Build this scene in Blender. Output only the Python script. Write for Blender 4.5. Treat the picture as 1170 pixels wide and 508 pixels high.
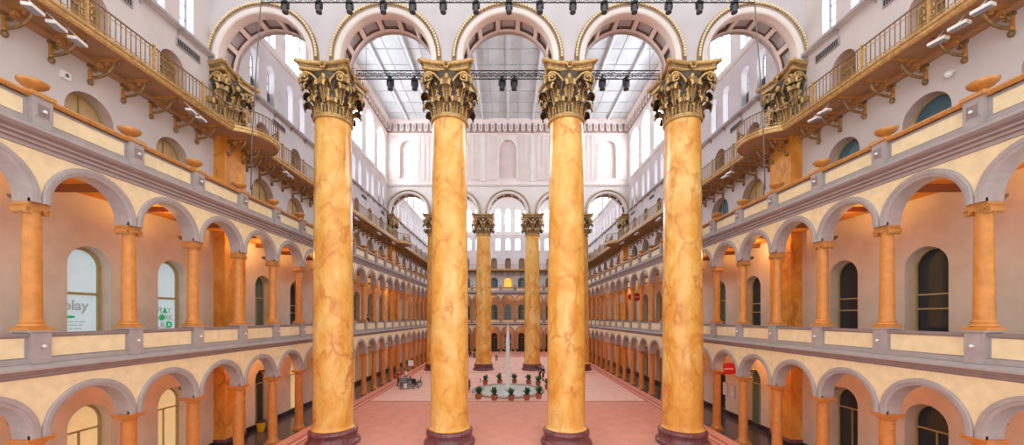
import bpy, bmesh, math, random
from mathutils import Vector, Matrix
random.seed(7)
PI = math.pi
for o in list(bpy.data.objects): bpy.data.objects.remove(o)
S = bpy.context.scene
C = S.collection

# ------------------------------------------------------------------ camera, world, light, exposure
cam = bpy.data.objects.new('camera', bpy.data.cameras.new('camera'))
C.objects.link(cam); S.camera = cam
cam.location = (0, -22.5, 7.65); cam.rotation_euler = (PI/2, 0, 0)
cam.data.sensor_width = 36; cam.data.lens = 423/1170*36
cam.data.shift_x = 4.7/1170; cam.data.shift_y = 108/1170
cam.data.clip_end = 400
WORLD_STRENGTH = 1.08
EXPOSURE = 0.72
E_CLERE = 9.5        # big clerestory windows
E_SLIM = 2.4
LAMP_W = 60
S.view_settings.view_transform = 'Standard'; S.view_settings.look = 'None'
S.view_settings.gamma = 1; S.view_settings.use_curve_mapping = False
S.view_settings.exposure = EXPOSURE
S.cycles.use_denoising = True
S.cycles.max_bounces = 8; S.cycles.diffuse_bounces = 5
S.cycles.sample_clamp_indirect = 4
w = bpy.data.worlds.new('sky'); S.world = w; w.use_nodes = True
bg = w.node_tree.nodes['Background']
bg.inputs[0].default_value = (1.0, 0.975, 0.95, 1); bg.inputs[1].default_value = WORLD_STRENGTH

# ------------------------------------------------------------------ dimensions
W = 17.2            # outer wall plane
XA = 14.3           # arcade centre plane
P = 2.845           # arcade pitch
Y2 = 11*P           # second row of giant columns
YA = 21*P           # far arcade plane
YF = YA + 2.9       # far wall plane
YN = -5*P           # near end of what is built
SP = 7.07           # giant column spacing
ZF2, ZTOP = 6.15, 35.7
ORD = ['first','second','third','fourth','fifth','sixth','seventh','eighth','ninth','tenth','eleventh','twelfth',
 'thirteenth','fourteenth','fifteenth','sixteenth','seventeenth','eighteenth','nineteenth','twentieth','twenty-first',
 'twenty-second','twenty-third','twenty-fourth','twenty-fifth','twenty-sixth','twenty-seventh','twenty-eighth']

# ------------------------------------------------------------------ materials
def srgb(r, g, b):
    f = lambda c: ((c/255+.055)/1.055)**2.4 if c > 10 else c/255/12.92
    return (f(r), f(g), f(b), 1)
MATS = {}
def mat(name, col, rough=.6, metal=0, var=.06, scale=2.0, emis=None, bump=0, spec=.5):
    m = bpy.data.materials.new(name); m.use_nodes = True
    nt = m.node_tree; n = nt.nodes; L = nt.links
    p = n['Principled BSDF']
    c = srgb(*col)
    g = n.new('ShaderNodeNewGeometry'); no = n.new('ShaderNodeTexNoise')
    no.inputs['Scale'].default_value = scale; no.inputs['Detail'].default_value = 5
    L.new(g.outputs['Position'], no.inputs['Vector'])
    r = n.new('ShaderNodeValToRGB')
    r.color_ramp.elements[0].position = .3; r.color_ramp.elements[1].position = .7
    r.color_ramp.elements[0].color = tuple(x*(1-var*1.6) for x in c[:3])+(1,)
    r.color_ramp.elements[1].color = tuple(min(1, x*(1+var)) for x in c[:3])+(1,)
    L.new(no.outputs['Fac'], r.inputs['Fac']); L.new(r.outputs['Color'], p.inputs['Base Color'])
    p.inputs['Roughness'].default_value = rough; p.inputs['Metallic'].default_value = metal
    p.inputs['Specular IOR Level'].default_value = spec
    if emis:
        p.inputs['Emission Color'].default_value = srgb(*emis[0]); p.inputs['Emission Strength'].default_value = emis[1]
    if bump:
        b = n.new('ShaderNodeBump'); b.inputs['Strength'].default_value = bump; b.inputs['Distance'].default_value = .05
        n2 = n.new('ShaderNodeTexNoise'); n2.inputs['Scale'].default_value = scale*6; n2.inputs['Detail'].default_value = 4
        L.new(g.outputs['Position'], n2.inputs['Vector']); L.new(n2.outputs['Fac'], b.inputs['Height']); L.new(b.outputs['Normal'], p.inputs['Normal'])
    MATS[name] = m
    return m
def marble(name, light, mid, dark, vein, rough=.22, sc=1.0):
    m = bpy.data.materials.new(name); m.use_nodes = True
    nt = m.node_tree; n = nt.nodes; L = nt.links; p = n['Principled BSDF']
    g = n.new('ShaderNodeNewGeometry')
    mp = n.new('ShaderNodeMapping'); mp.inputs['Scale'].default_value = (sc, sc, sc*.62)
    L.new(g.outputs['Position'], mp.inputs['Vector'])
    n1 = n.new('ShaderNodeTexNoise'); n1.inputs['Scale'].default_value = .55; n1.inputs['Detail'].default_value = 6; n1.inputs['Roughness'].default_value = .6
    n1.inputs['Distortion'].default_value = 1.2
    L.new(mp.outputs[0], n1.inputs['Vector'])
    r1 = n.new('ShaderNodeValToRGB'); e = r1.color_ramp.elements
    e[0].position = .34; e[0].color = srgb(*dark); e[1].position = .68; e[1].color = srgb(*light)
    x = e.new(.5); x.color = srgb(*mid)
    L.new(n1.outputs['Fac'], r1.inputs['Fac'])
    nd = n.new('ShaderNodeTexNoise'); nd.inputs['Scale'].default_value = 1.1; nd.inputs['Detail'].default_value = 5; nd.inputs['Roughness'].default_value = .65
    L.new(mp.outputs[0], nd.inputs['Vector'])
    ad = n.new('ShaderNodeVectorMath'); ad.operation = 'MULTIPLY_ADD'; ad.inputs[1].default_value = (1.5, 1.5, 1.5)
    L.new(nd.outputs['Color'], ad.inputs[0]); L.new(mp.outputs[0], ad.inputs[2])
    def veins(scale, lo, hi):
        v = n.new('ShaderNodeTexVoronoi'); v.feature = 'DISTANCE_TO_EDGE'; v.inputs['Scale'].default_value = scale
        L.new(ad.outputs[0], v.inputs['Vector'])
        r = n.new('ShaderNodeValToRGB'); r.color_ramp.elements[0].position = 0; r.color_ramp.elements[0].color = (lo, lo, lo, 1)
        r.color_ramp.elements[1].position = hi; r.color_ramp.elements[1].color = (0, 0, 0, 1)
        L.new(v.outputs['Distance'], r.inputs['Fac']); return r
    va = veins(.75, .9, .11)
    n3 = n.new('ShaderNodeTexNoise'); n3.inputs['Scale'].default_value = .9; L.new(mp.outputs[0], n3.inputs['Vector'])
    r3 = n.new('ShaderNodeValToRGB'); r3.color_ramp.elements[0].position = .4; r3.color_ramp.elements[1].position = .62
    L.new(n3.outputs['Fac'], r3.inputs['Fac'])
    mu = n.new('ShaderNodeMath'); mu.operation = 'MULTIPLY'
    L.new(va.outputs['Color'], mu.inputs[0]); L.new(r3.outputs['Color'], mu.inputs[1])
    vb = veins(1.7, .22, .08)
    mx = n.new('ShaderNodeMath'); mx.operation = 'MAXIMUM'; L.new(mu.outputs[0], mx.inputs[0]); L.new(vb.outputs['Color'], mx.inputs[1])
    mix = n.new('ShaderNodeMix'); mix.data_type = 'RGBA'
    L.new(mx.outputs[0], mix.inputs[0]); L.new(r1.outputs['Color'], mix.inputs[6]); mix.inputs[7].default_value = srgb(*vein)
    L.new(mix.outputs[2], p.inputs['Base Color'])
    p.inputs['Roughness'].default_value = rough
    MATS[name] = m; return m
marble('marble', (244, 206, 130), (236, 182, 92), (222, 154, 66), (206, 130, 60), rough=.18)
marble('pier_marble', (232, 172, 80), (220, 146, 50), (204, 120, 36), (168, 90, 30), rough=.35)
marble('maroon', (140, 92, 96), (126, 76, 80), (104, 58, 62), (80, 46, 50), rough=.3, sc=4)
mat('cream', (236, 218, 178), .7, scale=3)
mat('greytrim', (168, 160, 160), .6, scale=3)
mat('mauve', (142, 128, 128), .6, scale=3)
mat('gallery_wall', (212, 198, 182), .75, scale=1.2)
mat('ochre_glow', (214, 136, 44), .7, scale=1)  # orange lamp glow of the gallery ceilings, put into the colour
mat('beam_brown', (128, 74, 40), .6)
mat('reveal_bounce', (196, 170, 160), .8)  # rosy tone paints warm bounce light on the opening sides
mat('upper_wall', (209, 202, 202), .8, scale=.8, var=.04)
mat('white_wall', (228, 222, 216), .8, scale=.8, var=.04)
mat('pink_wall', (232, 216, 208), .8, scale=.8, var=.04)
mat('front_wall', (198, 194, 198), .8, scale=.8, var=.04)  # white wall greyed to offset open-sky light, in place of roof shade
mat('niche', (224, 208, 200), .8, scale=.8, var=.04)
mat('coffer', (186, 160, 150), .8, scale=2)
mat('coffer_brown', (120, 86, 72), .8, scale=2)
mat('terracotta', (206, 138, 66), .42, scale=4, var=.1)
mat('terracotta_low', (200, 128, 62), .42, scale=4, var=.1)
mat('gold', (202, 166, 108), .35, .4, scale=6, var=.18)
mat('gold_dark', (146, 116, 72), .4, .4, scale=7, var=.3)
mat('gold_shade', (84, 74, 60), .5, .2, scale=9, var=.35)  # recess shade of the capitals painted as dark gold
mat('gold_orange', (200, 144, 80), .4, .25, scale=5, var=.12)
mat('soffit', (172, 130, 96), .6, scale=2, var=.1)
mat('rail_brown', (136, 112, 92), .5, .2, scale=5)
mat('carpet', (220, 158, 138), .95, scale=1.2, var=.05, bump=.2, spec=.1)
mat('carpet_light', (238, 198, 182), .95, scale=1.2, var=.05, bump=.2, spec=.1)
mat('carpet_line', (180, 92, 78), .95, scale=2, spec=.1)
mat('carpet_pale', (236, 192, 176), .95, scale=2, spec=.1)
mat('tile', (84, 78, 84), .18, scale=1.5, var=.15)
mat('skirting', (44, 42, 46), .4)
mat('ceiling_grey', (200, 204, 204), .5, scale=.5, var=.08)
mat('ceiling_seam', (184, 188, 190), .6)
mat('beam_white', (222, 222, 222), .5)
mat('win_frame', (176, 156, 104), .5)
mat('white_frame', (150, 152, 158), .5)
mat('glass_sky', (230, 238, 248), .2, emis=((238, 244, 255), E_CLERE))
mat('glass_slim', (230, 238, 248), .2, emis=((238, 244, 255), E_SLIM))
mat('glass_blue', (186, 208, 216), .3, scale=1.2, emis=((190, 214, 224), .3))
mat('glass_dark', (44, 52, 58), .08, scale=1)
mat('glass_green', (84, 110, 100), .08, scale=1)
mat('glass_tan', (196, 164, 116), .3, scale=4)
mat('glass_warm', (222, 200, 150), .2, emis=((250, 220, 160), .25))
mat('glass_lit', (220, 160, 70), .3, emis=((240, 170, 60), .8))
mat('glass_teal', (74, 104, 120), .08)
mat('door_brown', (150, 112, 84), .5)
mat('dark_panel', (92, 96, 104), .5, scale=20, var=.3)
mat('truss', (44, 50, 50), .45, .5)
mat('black', (30, 30, 34), .4)
mat('darkgrey', (64, 66, 72), .5)
mat('grey', (130, 134, 140), .5)
mat('white', (236, 236, 236), .5)
mat('rope', (110, 106, 104), .7)
mat('lamp_glow', (255, 220, 150), .4, emis=((255, 214, 140), 12))
mat('green', (20, 170, 96), .5, emis=((20, 170, 96), .25))  # faint glow added, same as the grey print
mat('text_grey', (150, 156, 158), .5, emis=((150, 158, 160), .28))  # faint glow added so unlit print does not turn black
mat('red', (176, 18, 44), .4)
mat('yellow', (236, 186, 20), .4)
mat('leaf', (62, 112, 66), .5, scale=12, var=.35)
mat('pot', (176, 96, 68), .7)
mat('soil', (60, 44, 34), .9)
mat('rim', (168, 150, 140), .4)
mat('water', (214, 232, 228), .06, scale=3, var=.12, bump=.3)
m = mat('spray', (252, 253, 255), .3, scale=6, var=.02, bump=.6)
m.node_tree.nodes['Principled BSDF'].inputs['Alpha'].default_value = .75
mat('skin', (206, 156, 128), .6)
mat('hair', (54, 38, 30), .7)
mat('cloth_black', (34, 34, 40), .8)
mat('cloth_blue', (54, 70, 104), .8)
mat('cloth_red', (196, 70, 80), .8)
mat('cloth_white', (214, 208, 204), .8)
mat('cloth_grey', (104, 104, 112), .8)

# ------------------------------------------------------------------ mesh builder
class B:
    def __init__(s): s.v = []; s.f = []; s.m = []; s.mats = []
    def mi(s, m):
        if m not in s.mats: s.mats.append(m)
        return s.mats.index(m)
    def face(s, pts, m):
        i = len(s.v); s.v += [tuple(p) for p in pts]; s.f.append(tuple(range(i, i+len(pts)))); s.m.append(s.mi(m))
    def box(s, a0, a1, b0, b1, c0, c1, m, T=None):
        T = T or (lambda x, y, z: (x, y, z))
        q = [T(x, y, z) for x in (a0, a1) for y in (b0, b1) for z in (c0, c1)]
        i = len(s.v); s.v += q; k = s.mi(m)
        for f in ((0,1,3,2),(4,6,7,5),(0,4,5,1),(2,3,7,6),(0,2,6,4),(1,5,7,3)):
            s.f.append(tuple(i+j for j in f)); s.m.append(k)
    def grid(s, rows, m, closed=False, caps=False):
        k = s.mi(m); i = len(s.v); n = len(rows[0])
        for r in rows: s.v += [tuple(p) for p in r]
        for a in range(len(rows)-1):
            for b in range(n if closed else n-1):
                c = (b+1) % n
                s.f.append((i+a*n+b, i+a*n+c, i+(a+1)*n+c, i+(a+1)*n+b)); s.m.append(k)
        if caps:
            s.f.append(tuple(i+b for b in range(n))[::-1]); s.m.append(k)
            j = i+(len(rows)-1)*n
            s.f.append(tuple(j+b for b in range(n))); s.m.append(k)
    def lathe(s, prof, m, n=24, cx=0, cy=0, caps=True):
        s.grid([[(cx+r*math.cos(2*PI*k/n), cy+r*math.sin(2*PI*k/n), z) for k in range(n)] for r, z in prof], m, True, caps)
    def sq(s, prof, m, cx=0, cy=0):            # square section stack
        s.grid([[(cx+a*r, cy+b*r, z) for a, b in ((1,1),(-1,1),(-1,-1),(1,-1))] for r, z in prof], m, True, True)
    def tube(s, path, r, m, n=6):
        path = [Vector(p) for p in path]; rows = []
        for i, p in enumerate(path):
            t = (path[min(i+1, len(path)-1)]-path[max(i-1, 0)]).normalized()
            a = t.cross(Vector((0, 0, 1)))
            if a.length < .05: a = t.cross(Vector((1, 0, 0)))
            a.normalize(); b = t.cross(a)
            rr = r[i] if isinstance(r, (list, tuple)) else r
            rows.append([p+a*rr*math.cos(2*PI*k/n)+b*rr*math.sin(2*PI*k/n) for k in range(n)])
        s.grid(rows, m, True, True)
    def ball(s, c, r, m, n=10, k=6, sz=1):
        s.lathe([(max(.002, r*math.sin(PI*i/k)), c[2]-r*sz*math.cos(PI*i/k)) for i in range(k+1)], m, n, c[0], c[1])
    def ext(s, prof, u0, u1, m, T, mats=None):  # open profile [(d,z)] along u
        for i in range(len(prof)-1):
            (a, b), (c, d) = prof[i], prof[i+1]
            s.face([T(u0, a, b), T(u1, a, b), T(u1, c, d), T(u0, c, d)], mats[i] if mats else m)
        for u in (u0, u1): s.face([T(u, a, b) for a, b in prof], m)
    def archcell(s, T, u0, u1, z0, z1, uc, r, zb, zs, dk, df, mf, mr, mb=None, n=16):
        arc = [(uc-r*math.cos(PI*i/n), zs+r*math.sin(PI*i/n)) for i in range(n+1)]
        for d, m in ((df, mf), (dk, mb)):
            if m is None: continue
            q = lambda a, b, c, e: s.face([T(a, d, c), T(b, d, c), T(b, d, e), T(a, d, e)], m)
            if uc-r > u0+1e-4: q(u0, uc-r, z0, z1)
            if u1 > uc+r+1e-4: q(uc+r, u1, z0, z1)
            if zb > z0+1e-4: q(uc-r, uc+r, z0, zb)
            for (a, b), (c, e) in zip(arc, arc[1:]):
                s.face([T(a, d, b), T(c, d, e), T(c, d, z1), T(a, d, z1)], m)
        out = [(uc-r, zb)]+arc+[(uc+r, zb)]
        for (a, b), (c, e) in zip(out, out[1:]):
            s.face([T(a, dk, b), T(c, dk, e), T(c, df, e), T(a, df, b)], mr)
        if zb > z0+1e-4: s.face([T(uc-r, dk, zb), T(uc+r, dk, zb), T(uc+r, df, zb), T(uc-r, df, zb)], mr)
    def sweep(s, T, uc, zs, zb, prof, m, n=20, mats=None):   # archivolt: profile [(r,d)]
        rows = []
        if zb < zs-1e-4: rows.append([T(uc-r, d, zb) for r, d in prof])
        for i in range(n+1):
            a = PI*i/n; rows.append([T(uc-r*math.cos(a), d, zs+r*math.sin(a)) for r, d in prof])
        if zb < zs-1e-4: rows.append([T(uc+r, d, zb) for r, d in prof])
        for j in range(len(prof)-1):
            s.grid([[r[j], r[j+1]] for r in rows], mats[j] if mats else m)
    def obj(s, name, parent=None, smooth=False, loc=None, rot=None, angle=None):
        me = bpy.data.meshes.new(name); me.from_pydata(s.v, [], s.f)
        for m in s.mats: me.materials.append(MATS[m])
        me.polygons.foreach_set('material_index', s.m)
        if smooth: me.polygons.foreach_set('use_smooth', [True]*len(s.f))
        me.update()
        if smooth and angle: 
            bm = bmesh.new(); bm.from_mesh(me); bmesh.ops.remove_doubles(bm, verts=bm.verts, dist=1e-4)
            bmesh.ops.recalc_face_normals(bm, faces=bm.faces); bm.to_mesh(me); bm.free()
            me.set_sharp_from_angle(angle=math.radians(angle))
        o = bpy.data.objects.new(name, me); C.objects.link(o)
        if parent: o.parent = parent
        if loc: o.location = loc
        if rot is not None: o.rotation_euler = (0, 0, rot)
        return o
def tag(o, label, cat, group=None, kind=None):
    o['label'] = label; o['category'] = cat
    if group: o['group'] = group
    o['kind'] = kind or 'thing'
    return o
def empty(name, loc=(0, 0, 0), rz=0, parent=None):
    o = bpy.data.objects.new(name, None); C.objects.link(o); o.location = loc; o.rotation_euler = (0, 0, rz); o.empty_display_size = .2
    if parent: o.parent = parent
    return o
def dup(o, parent=None):
    c = o.copy(); C.objects.link(c)
    if parent is not None: c.parent = parent
    for ch in list(o.children): dup(ch, c)
    return c
class Kit:                                   # first use gives the original, later uses copies
    def __init__(s, maker): s.maker = maker; s.o = None
    def put(s, loc, rz, label, cat, group=None, kind=None, sc=None):
        if s.o is None: s.o = s.maker(); o = s.o
        else: o = dup(s.o)
        o.location = loc; o.rotation_euler = (0, 0, rz)
        if sc: o.scale = (sc, sc, sc)
        return tag(o, label, cat, group, kind)
def struct(b, name, label=None, cat=None, smooth=False, angle=None):
    o = b.obj(name, smooth=smooth, angle=angle); o['kind'] = 'structure'
    if label: o['label'] = label; o['category'] = cat or 'wall'
    return o
SIDES = ('left', 'right')
def Tside(side, plane):
    if side == 'left': return lambda u, d, z: (-plane+d, u, z)
    if side == 'right': return lambda u, d, z: (plane-d, u, z)
def Tfar(plane): return lambda u, d, z: (u, plane-d, z)
ROT = {'left': PI/2, 'right': -PI/2, 'far': 0}
def loc_of(side, plane, u, d=0, z=0):
    return Tfar(plane)(u, d, z) if side == 'far' else Tside(side, plane)(u, d, z)

# ------------------------------------------------------------------ floor and carpets
b = B(); b.box(-W-.8, W+.8, -27, YF+.8, -.3, 0, 'tile'); struct(b, 'floor', 'dark polished tile floor of the hall and galleries', 'floor')
b = B(); b.box(-13.95, 13.95, -27, YA-.35, .002, .012, 'carpet'); struct(b, 'floor_carpet', 'terracotta pink carpet covering the hall floor', 'carpet')
b = B()
b.box(-12.55, 12.55, 11.3, 20.2-.4, .014, .02, 'carpet_light'); b.box(-12.55, 12.55, 19.8, 48, .014, .02, 'carpet_light')
struct(b, 'floor_carpet_field', 'paler pink carpet field around the fountain', 'carpet')
b = B()
for sx in (-1, 1):
    for x0, x1, m in ((12.62, 12.74, 'carpet_line'), (12.74, 12.86, 'carpet_pale'), (13.1, 13.22, 'carpet_line')):
        b.box(*sorted((sx*x0, sx*x1)), -20, 56, .014, .024, m)
for y0, y1, m in ((11.0, 11.1, 'carpet_line'), (11.1, 11.2, 'carpet_pale'), (10.2, 10.27, 'carpet_pale'), (28.0, 28.12, 'carpet_line'), (-6, -5.9, 'carpet_line')):
    b.box(-12.55, 12.55, y0, y1, .0205, .026, m)
struct(b, 'floor_carpet_border', 'red and pale border stripes woven in the carpet', 'carpet')

# ------------------------------------------------------------------ arcades (side and far)
RA, ST = 1.17, .1
def arcade(T, us, side, tag_):
    # us: list of column positions incl both ends
    lo, hi = us[0], us[-1]
    b = B(); g = B()
    for zs0, z1, msp in ((4.05, 5.95, 'cream'), (11.06, 12.76, 'cream')):
        for a, c in zip(us, us[1:]):
            r = (c-a)/2-.2525; uc = (a+c)/2
            b.archcell(T, a, c, zs0, z1, uc, r, zs0, zs0+ST, -.27, .27, msp, 'greytrim', 'gallery_wall', n=16)
            b.face([T(a, -.27, zs0), T(a+.2525, -.27, zs0), T(a+.2525, .27, zs0), T(a, .27, zs0)], 'greytrim')
            b.face([T(c-.2525, -.27, zs0), T(c, -.27, zs0), T(c, .27, zs0), T(c-.2525, .27, zs0)], 'greytrim')
            pr = [(r, .2), (r, .29), (r+.05, .32), (r+.09, .32), (r+.1, .345), (r+.2, .345), (r+.24, .31), (r+.245, .27)]
            g.sweep(T, uc, zs0+ST, zs0, pr, 'greytrim', n=20)
    struct(b, 'wall_'+side+'_arcade', 'cream spandrels of the '+tag_+' arcade', 'wall')
    struct(g, 'trim_'+side+'_archivolts', 'grey moulded arch bands of the '+tag_+' arcade', 'trim', smooth=True, angle=40)
    # cornices + parapets
    b = B()
    b.ext([(.26, 5.84), (.30, 5.86), (.33, 5.92), (.38, 5.94), (.38, 6.0), (.46, 6.03), (.52, 6.1), (.52, 6.16), (.28, 6.26), (.0, 6.28)], lo, hi, 'mauve', T,
          mats=['mauve', 'mauve', 'greytrim', 'mauve', 'greytrim', 'mauve', 'greytrim', 'greytrim', 'greytrim'])
    b.box(lo, hi, -.2, .24, 6.27, 6.42, 'greytrim', T); b.box(lo, hi, -.17, .17, 6.42, 7.08, 'greytrim', T)
    b.box(lo, hi, -.24, .24, 7.08, 7.17, 'mauve', T)
    b.ext([(.26, 12.6), (.30, 12.62), (.32, 12.72), (.40, 12.75), (.40, 12.83), (.50, 12.87), (.5, 12.93), (.62, 13.0), (.66, 13.1), (.66, 13.17), (.3, 13.33), (0, 13.34)], lo, hi, 'mauve', T,
          mats=['mauve', 'greytrim', 'mauve', 'greytrim', 'mauve', 'greytrim', 'mauve', 'mauve', 'greytrim', 'greytrim', 'greytrim'])
    b.box(lo, hi, -.2, .24, 13.33, 13.5, 'greytrim', T); b.box(lo, hi, -.17, .17, 13.5, 14.12, 'greytrim', T)
    for a, c in zip(us, us[1:]):
        b.box(a+.32, c-.32, .16, .19, 6.46, 7.03, 'cream', T)
        b.box(a+.35, c-.35, .16, .185, 13.56, 14.02, 'cream', T)
    for u in us:
        b.box(u-.23, u+.23, -.28, .32, 6.26, 7.2, 'greytrim', T)
        b.box(u-.29, u+.29, -.31, .36, 7.2, 7.25, 'greytrim', T)
        b.box(u-.25, u+.25, -.3, .34, 13.32, 14.2, 'greytrim', T)
        b.box(u-.15, u+.15, .34, .345, 13.62, 14.0, 'mauve', T)
        for q in ((-.18, -.15, 13.59, 14.03), (.15, .18, 13.59, 14.03)): b.box(u+q[0], u+q[1], .33, .37, q[2], q[3], 'greytrim', T)
    struct(b, 'trim_'+side+'_parapets', 'grey cornices and cream panelled parapets of the '+tag_+' galleries', 'parapet')
    b = B()
    b.ext([(.26, 14.12), (.3, 14.15), (.33, 14.22), (.3, 14.28), (-.3, 14.28), (-.33, 14.2), (-.26, 14.12)], lo, hi, 'gold_orange', T)
    for u in us: b.box(u-.3, u+.3, -.34, .4, 14.2, 14.32, 'gold_orange', T)
    struct(b, 'trim_'+side+'_rail', 'gilded rail capping the '+tag_+' terrace parapet', 'rail')
    # slabs and ceilings
    b = B(); b.box(lo, hi, -2.9, .2, 5.9, 6.15, 'tile', T); b.box(lo, hi, -2.9, -.28, 5.8, 5.9, 'ochre_glow', T); struct(b, 'floor_'+side+'_gallery', 'second floor gallery slab of the '+tag_+' side', 'floor')
    b = B(); b.box(lo, hi, -2.9, -.28, 12.62, 12.72, 'ochre_glow', T); b.box(lo, hi, -2.9, .2, 12.72, 13.2, 'upper_wall', T)
    for a, c in zip(us, us[1:]):
        b.box(a-.12, a+.12, -2.9, -.28, 12.4, 12.62, 'beam_brown', T)
    b.box(lo, hi, -.42, -.28, 12.45, 12.62, 'beam_brown', T)
    struct(b, 'ceiling_'+side+'_gallery', 'gallery ceiling coloured with orange lamp glow, brown beams, of the '+tag_+' side', 'ceiling')
side_us = [k*P for k in range(-5, 22)]
far_us = [-XA+i*(2*XA)/9 for i in range(10)]
for s in SIDES: arcade(Tside(s, XA), side_us, s, s)
arcade(Tfar(YA), far_us, 'far', 'far end')
# near closing piers behind the frame edge
for s in SIDES:
    b = B(); b.box(YN-.5, YN+.22, -.27, .27, 0, 5.95, 'cream', Tside(s, XA)); b.box(YN-.5, YN+.22, -.27, .27, 7.25, 12.76, 'cream', Tside(s, XA))
    struct(b, 'wall_'+s+'_end_pier', 'plain cream end pier of the '+s+' arcade beside the camera', 'wall')

# ------------------------------------------------------------------ arcade columns
def scale_xy(o, q):
    for v in o.data.vertices: v.co.x *= q; v.co.y *= q
def make_ionic():
    e = empty('ionic_column')
    b = B(); b.sq([(.4, 0), (.4, .1)], 'terracotta'); b.lathe([(.38, .1), (.4, .14), (.38, .18), (.33, .2), (.33, .22), (.35, .25), (.33, .29), (.3, .31)], 'terracotta', 24); b.obj('base', e, True, angle=40)
    b = B(); b.lathe([(.3, .3), (.286, .36)]+[(.286-.04*(t/8)**1.5, .36+3.08*t/8) for t in range(1, 9)]+[(.246, 3.46)], 'terracotta', 28); b.obj('shaft', e, True, angle=40)
    b = B(); b.lathe([(.25, 3.44), (.27, 3.46), (.27, 3.49), (.25, 3.5), (.26, 3.54), (.31, 3.6)], 'gold_orange', 24)
    b.box(-.34, .34, -.3, .3, 3.6, 3.7, 'gold_orange'); b.box(-.38, .38, -.34, .34, 3.74, 3.8, 'gold_orange'); b.box(-.35, .35, -.31, .31, 3.7, 3.74, 'gold_orange')
    for sx in (-1, 1):
        rows = [[(sx*.34+r*math.cos(2*PI*k/14), y, 3.59+r*math.sin(2*PI*k/14)) for k in range(14)] for r, y in ((.13, -.33), (.135, -.3), (.1, 0), (.135, .3), (.13, .33))]
        b.grid(rows, 'gold_orange', True, True)
        for sy in (-1, 1):
            b.tube([(sx*(.34), sy*.335, 3.59)]+[(sx*.34+(.02+.085*t/14)*math.cos(t*.9), sy*.338, 3.59+(.02+.085*t/14)*math.sin(t*.9)) for t in range(15)], .016, 'gold_orange', 5)
    b.obj('capital', e, True, angle=40)
    for ch, q in zip(e.children, (.74, .7, .76)): scale_xy(ch, q)
    return e
def make_doric():
    e = empty('doric_column')
    b = B(); b.sq([(.4, 0), (.4, .08)], 'terracotta_low'); b.lathe([(.39, .08), (.42, .13), (.39, .19), (.34, .21), (.35, .25), (.33, .28)], 'gold_orange', 24); b.obj('base', e, True, angle=40)
    b = B(); b.lathe([(.32, .27), (.305, .33)]+[(.305-.035*(t/8)**1.5, .33+3.25*t/8) for t in range(1, 9)]+[(.27, 3.66)], 'terracotta_low', 28); b.obj('shaft', e, True, angle=40)
    b = B(); b.lathe([(.27, 3.62), (.3, 3.63), (.3, 3.67), (.27, 3.68), (.27, 3.76), (.3, 3.79), (.38, 3.87), (.39, 3.9)], 'terracotta_low', 24); b.sq([(.39, 3.9), (.4, 3.93), (.4, 3.97), (.44, 4.0), (.44, 4.05)], 'terracotta_low'); b.obj('capital', e, True, angle=40)
    for ch, q in zip(e.children, (.82, .78, .82)): scale_xy(ch, q)
    return e
ION, DOR = Kit(make_ionic), Kit(make_doric)
for s in SIDES:
    for i, k in enumerate(range(-4, 21)):
        x, y, _ = loc_of(s, XA, k*P)
        pier = ', before the marble pier' if k in (0, 11) else ''
        ION.put((x, y, 7.25), ROT[s], f'orange ionic column on the {s} second floor parapet, {ORD[i]} from the camera', 'column', f'ionic columns of the {s} second floor arcade')
        DOR.put((x, y, 0), ROT[s], f'rust orange plain column of the {s} ground floor arcade, {ORD[i]} from the camera', 'column', f'plain columns of the {s} ground floor arcade')
for i, u in enumerate(far_us[1:-1]):
    ION.put((u, YA, 7.25), 0, f'distant ionic column of the far end upper arcade, {ORD[i]} from the left', 'column', 'ionic columns of the far end arcade')
    DOR.put((u, YA, 0), 0, f'distant plain column of the far end ground arcade, {ORD[i]} from the left', 'column', 'plain columns of the far end arcade')
for s in SIDES:
    b = B(); b.box(YA-.3, YA+.3, -.3, .3, 0, 4.05, 'terracotta_low', Tside(s, XA)); b.box(YA-.3, YA+.3, -.3, .3, 7.25, 11.06, 'terracotta', Tside(s, XA))
    struct(b, 'wall_'+s+'_corner_pier', 'orange square corner pier where '+s+' and far arcades meet', 'pier')

# urns and parapet spotlights
def make_urn():
    b = B(); b.lathe([(.2, 0), (.2, .04), (.12, .08), (.11, .13), (.16, .17), (.34, .24), (.45, .32), (.48, .38), (.48, .41), (.44, .43), (.3, .46), (.12, .49), (.05, .5)], 'gold_orange', 28); b.v = [(x*.7, y*.7, z*.95) for x, y, z in b.v]
    return b.obj('urn', None, True, angle=40)
def make_spot():
    e = empty('parapet_spotlight')
    b = B(); b.box(-.03, .03, -.03, 0, -.03, .03, 'white'); b.obj('mount', e)
    b = B(); b.grid([[(r*math.cos(2*PI*k/10), y, r*math.sin(2*PI*k/10)) for k in range(10)] for r, y in ((.03, -.03), (.06, -.05), (.07, -.12), (.05, -.14))], 'white', True, True); b.obj('lamp_head', e, True)
    return e
URN, SPT = Kit(make_urn), Kit(make_spot)
for s in SIDES:
    for i, k in enumerate(range(-4, 21)):
        u = k*P
        URN.put(loc_of(s, XA, u, 0.03, 14.32), 0, f'gilded shallow bowl urn on the {s} terrace parapet, {ORD[i]} from the camera', 'urn', f'gilded urns on the {s} terrace parapet')
        if k < 8:
            SPT.put(loc_of(s, XA, u, .32, 6.78), ROT[s], f'tiny white spotlight on {s} second floor parapet pier, {ORD[i]} from camera', 'spotlight', f'white spotlights on the {s} second floor parapet', sc=.7)
            SPT.put(loc_of(s, XA, u, .345, 13.8), ROT[s], f'tiny white spotlight on {s} terrace parapet pier, {ORD[i]} from camera', 'spotlight', f'white spotlights on the {s} terrace parapet', sc=.7)
for i, u in enumerate(far_us[1:-1]):
    URN.put((u, YA-.03, 14.32), 0, f'distant gilded urn on the far end terrace parapet, {ORD[i]} from the left', 'urn', 'gilded urns on the far end parapet')

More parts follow.
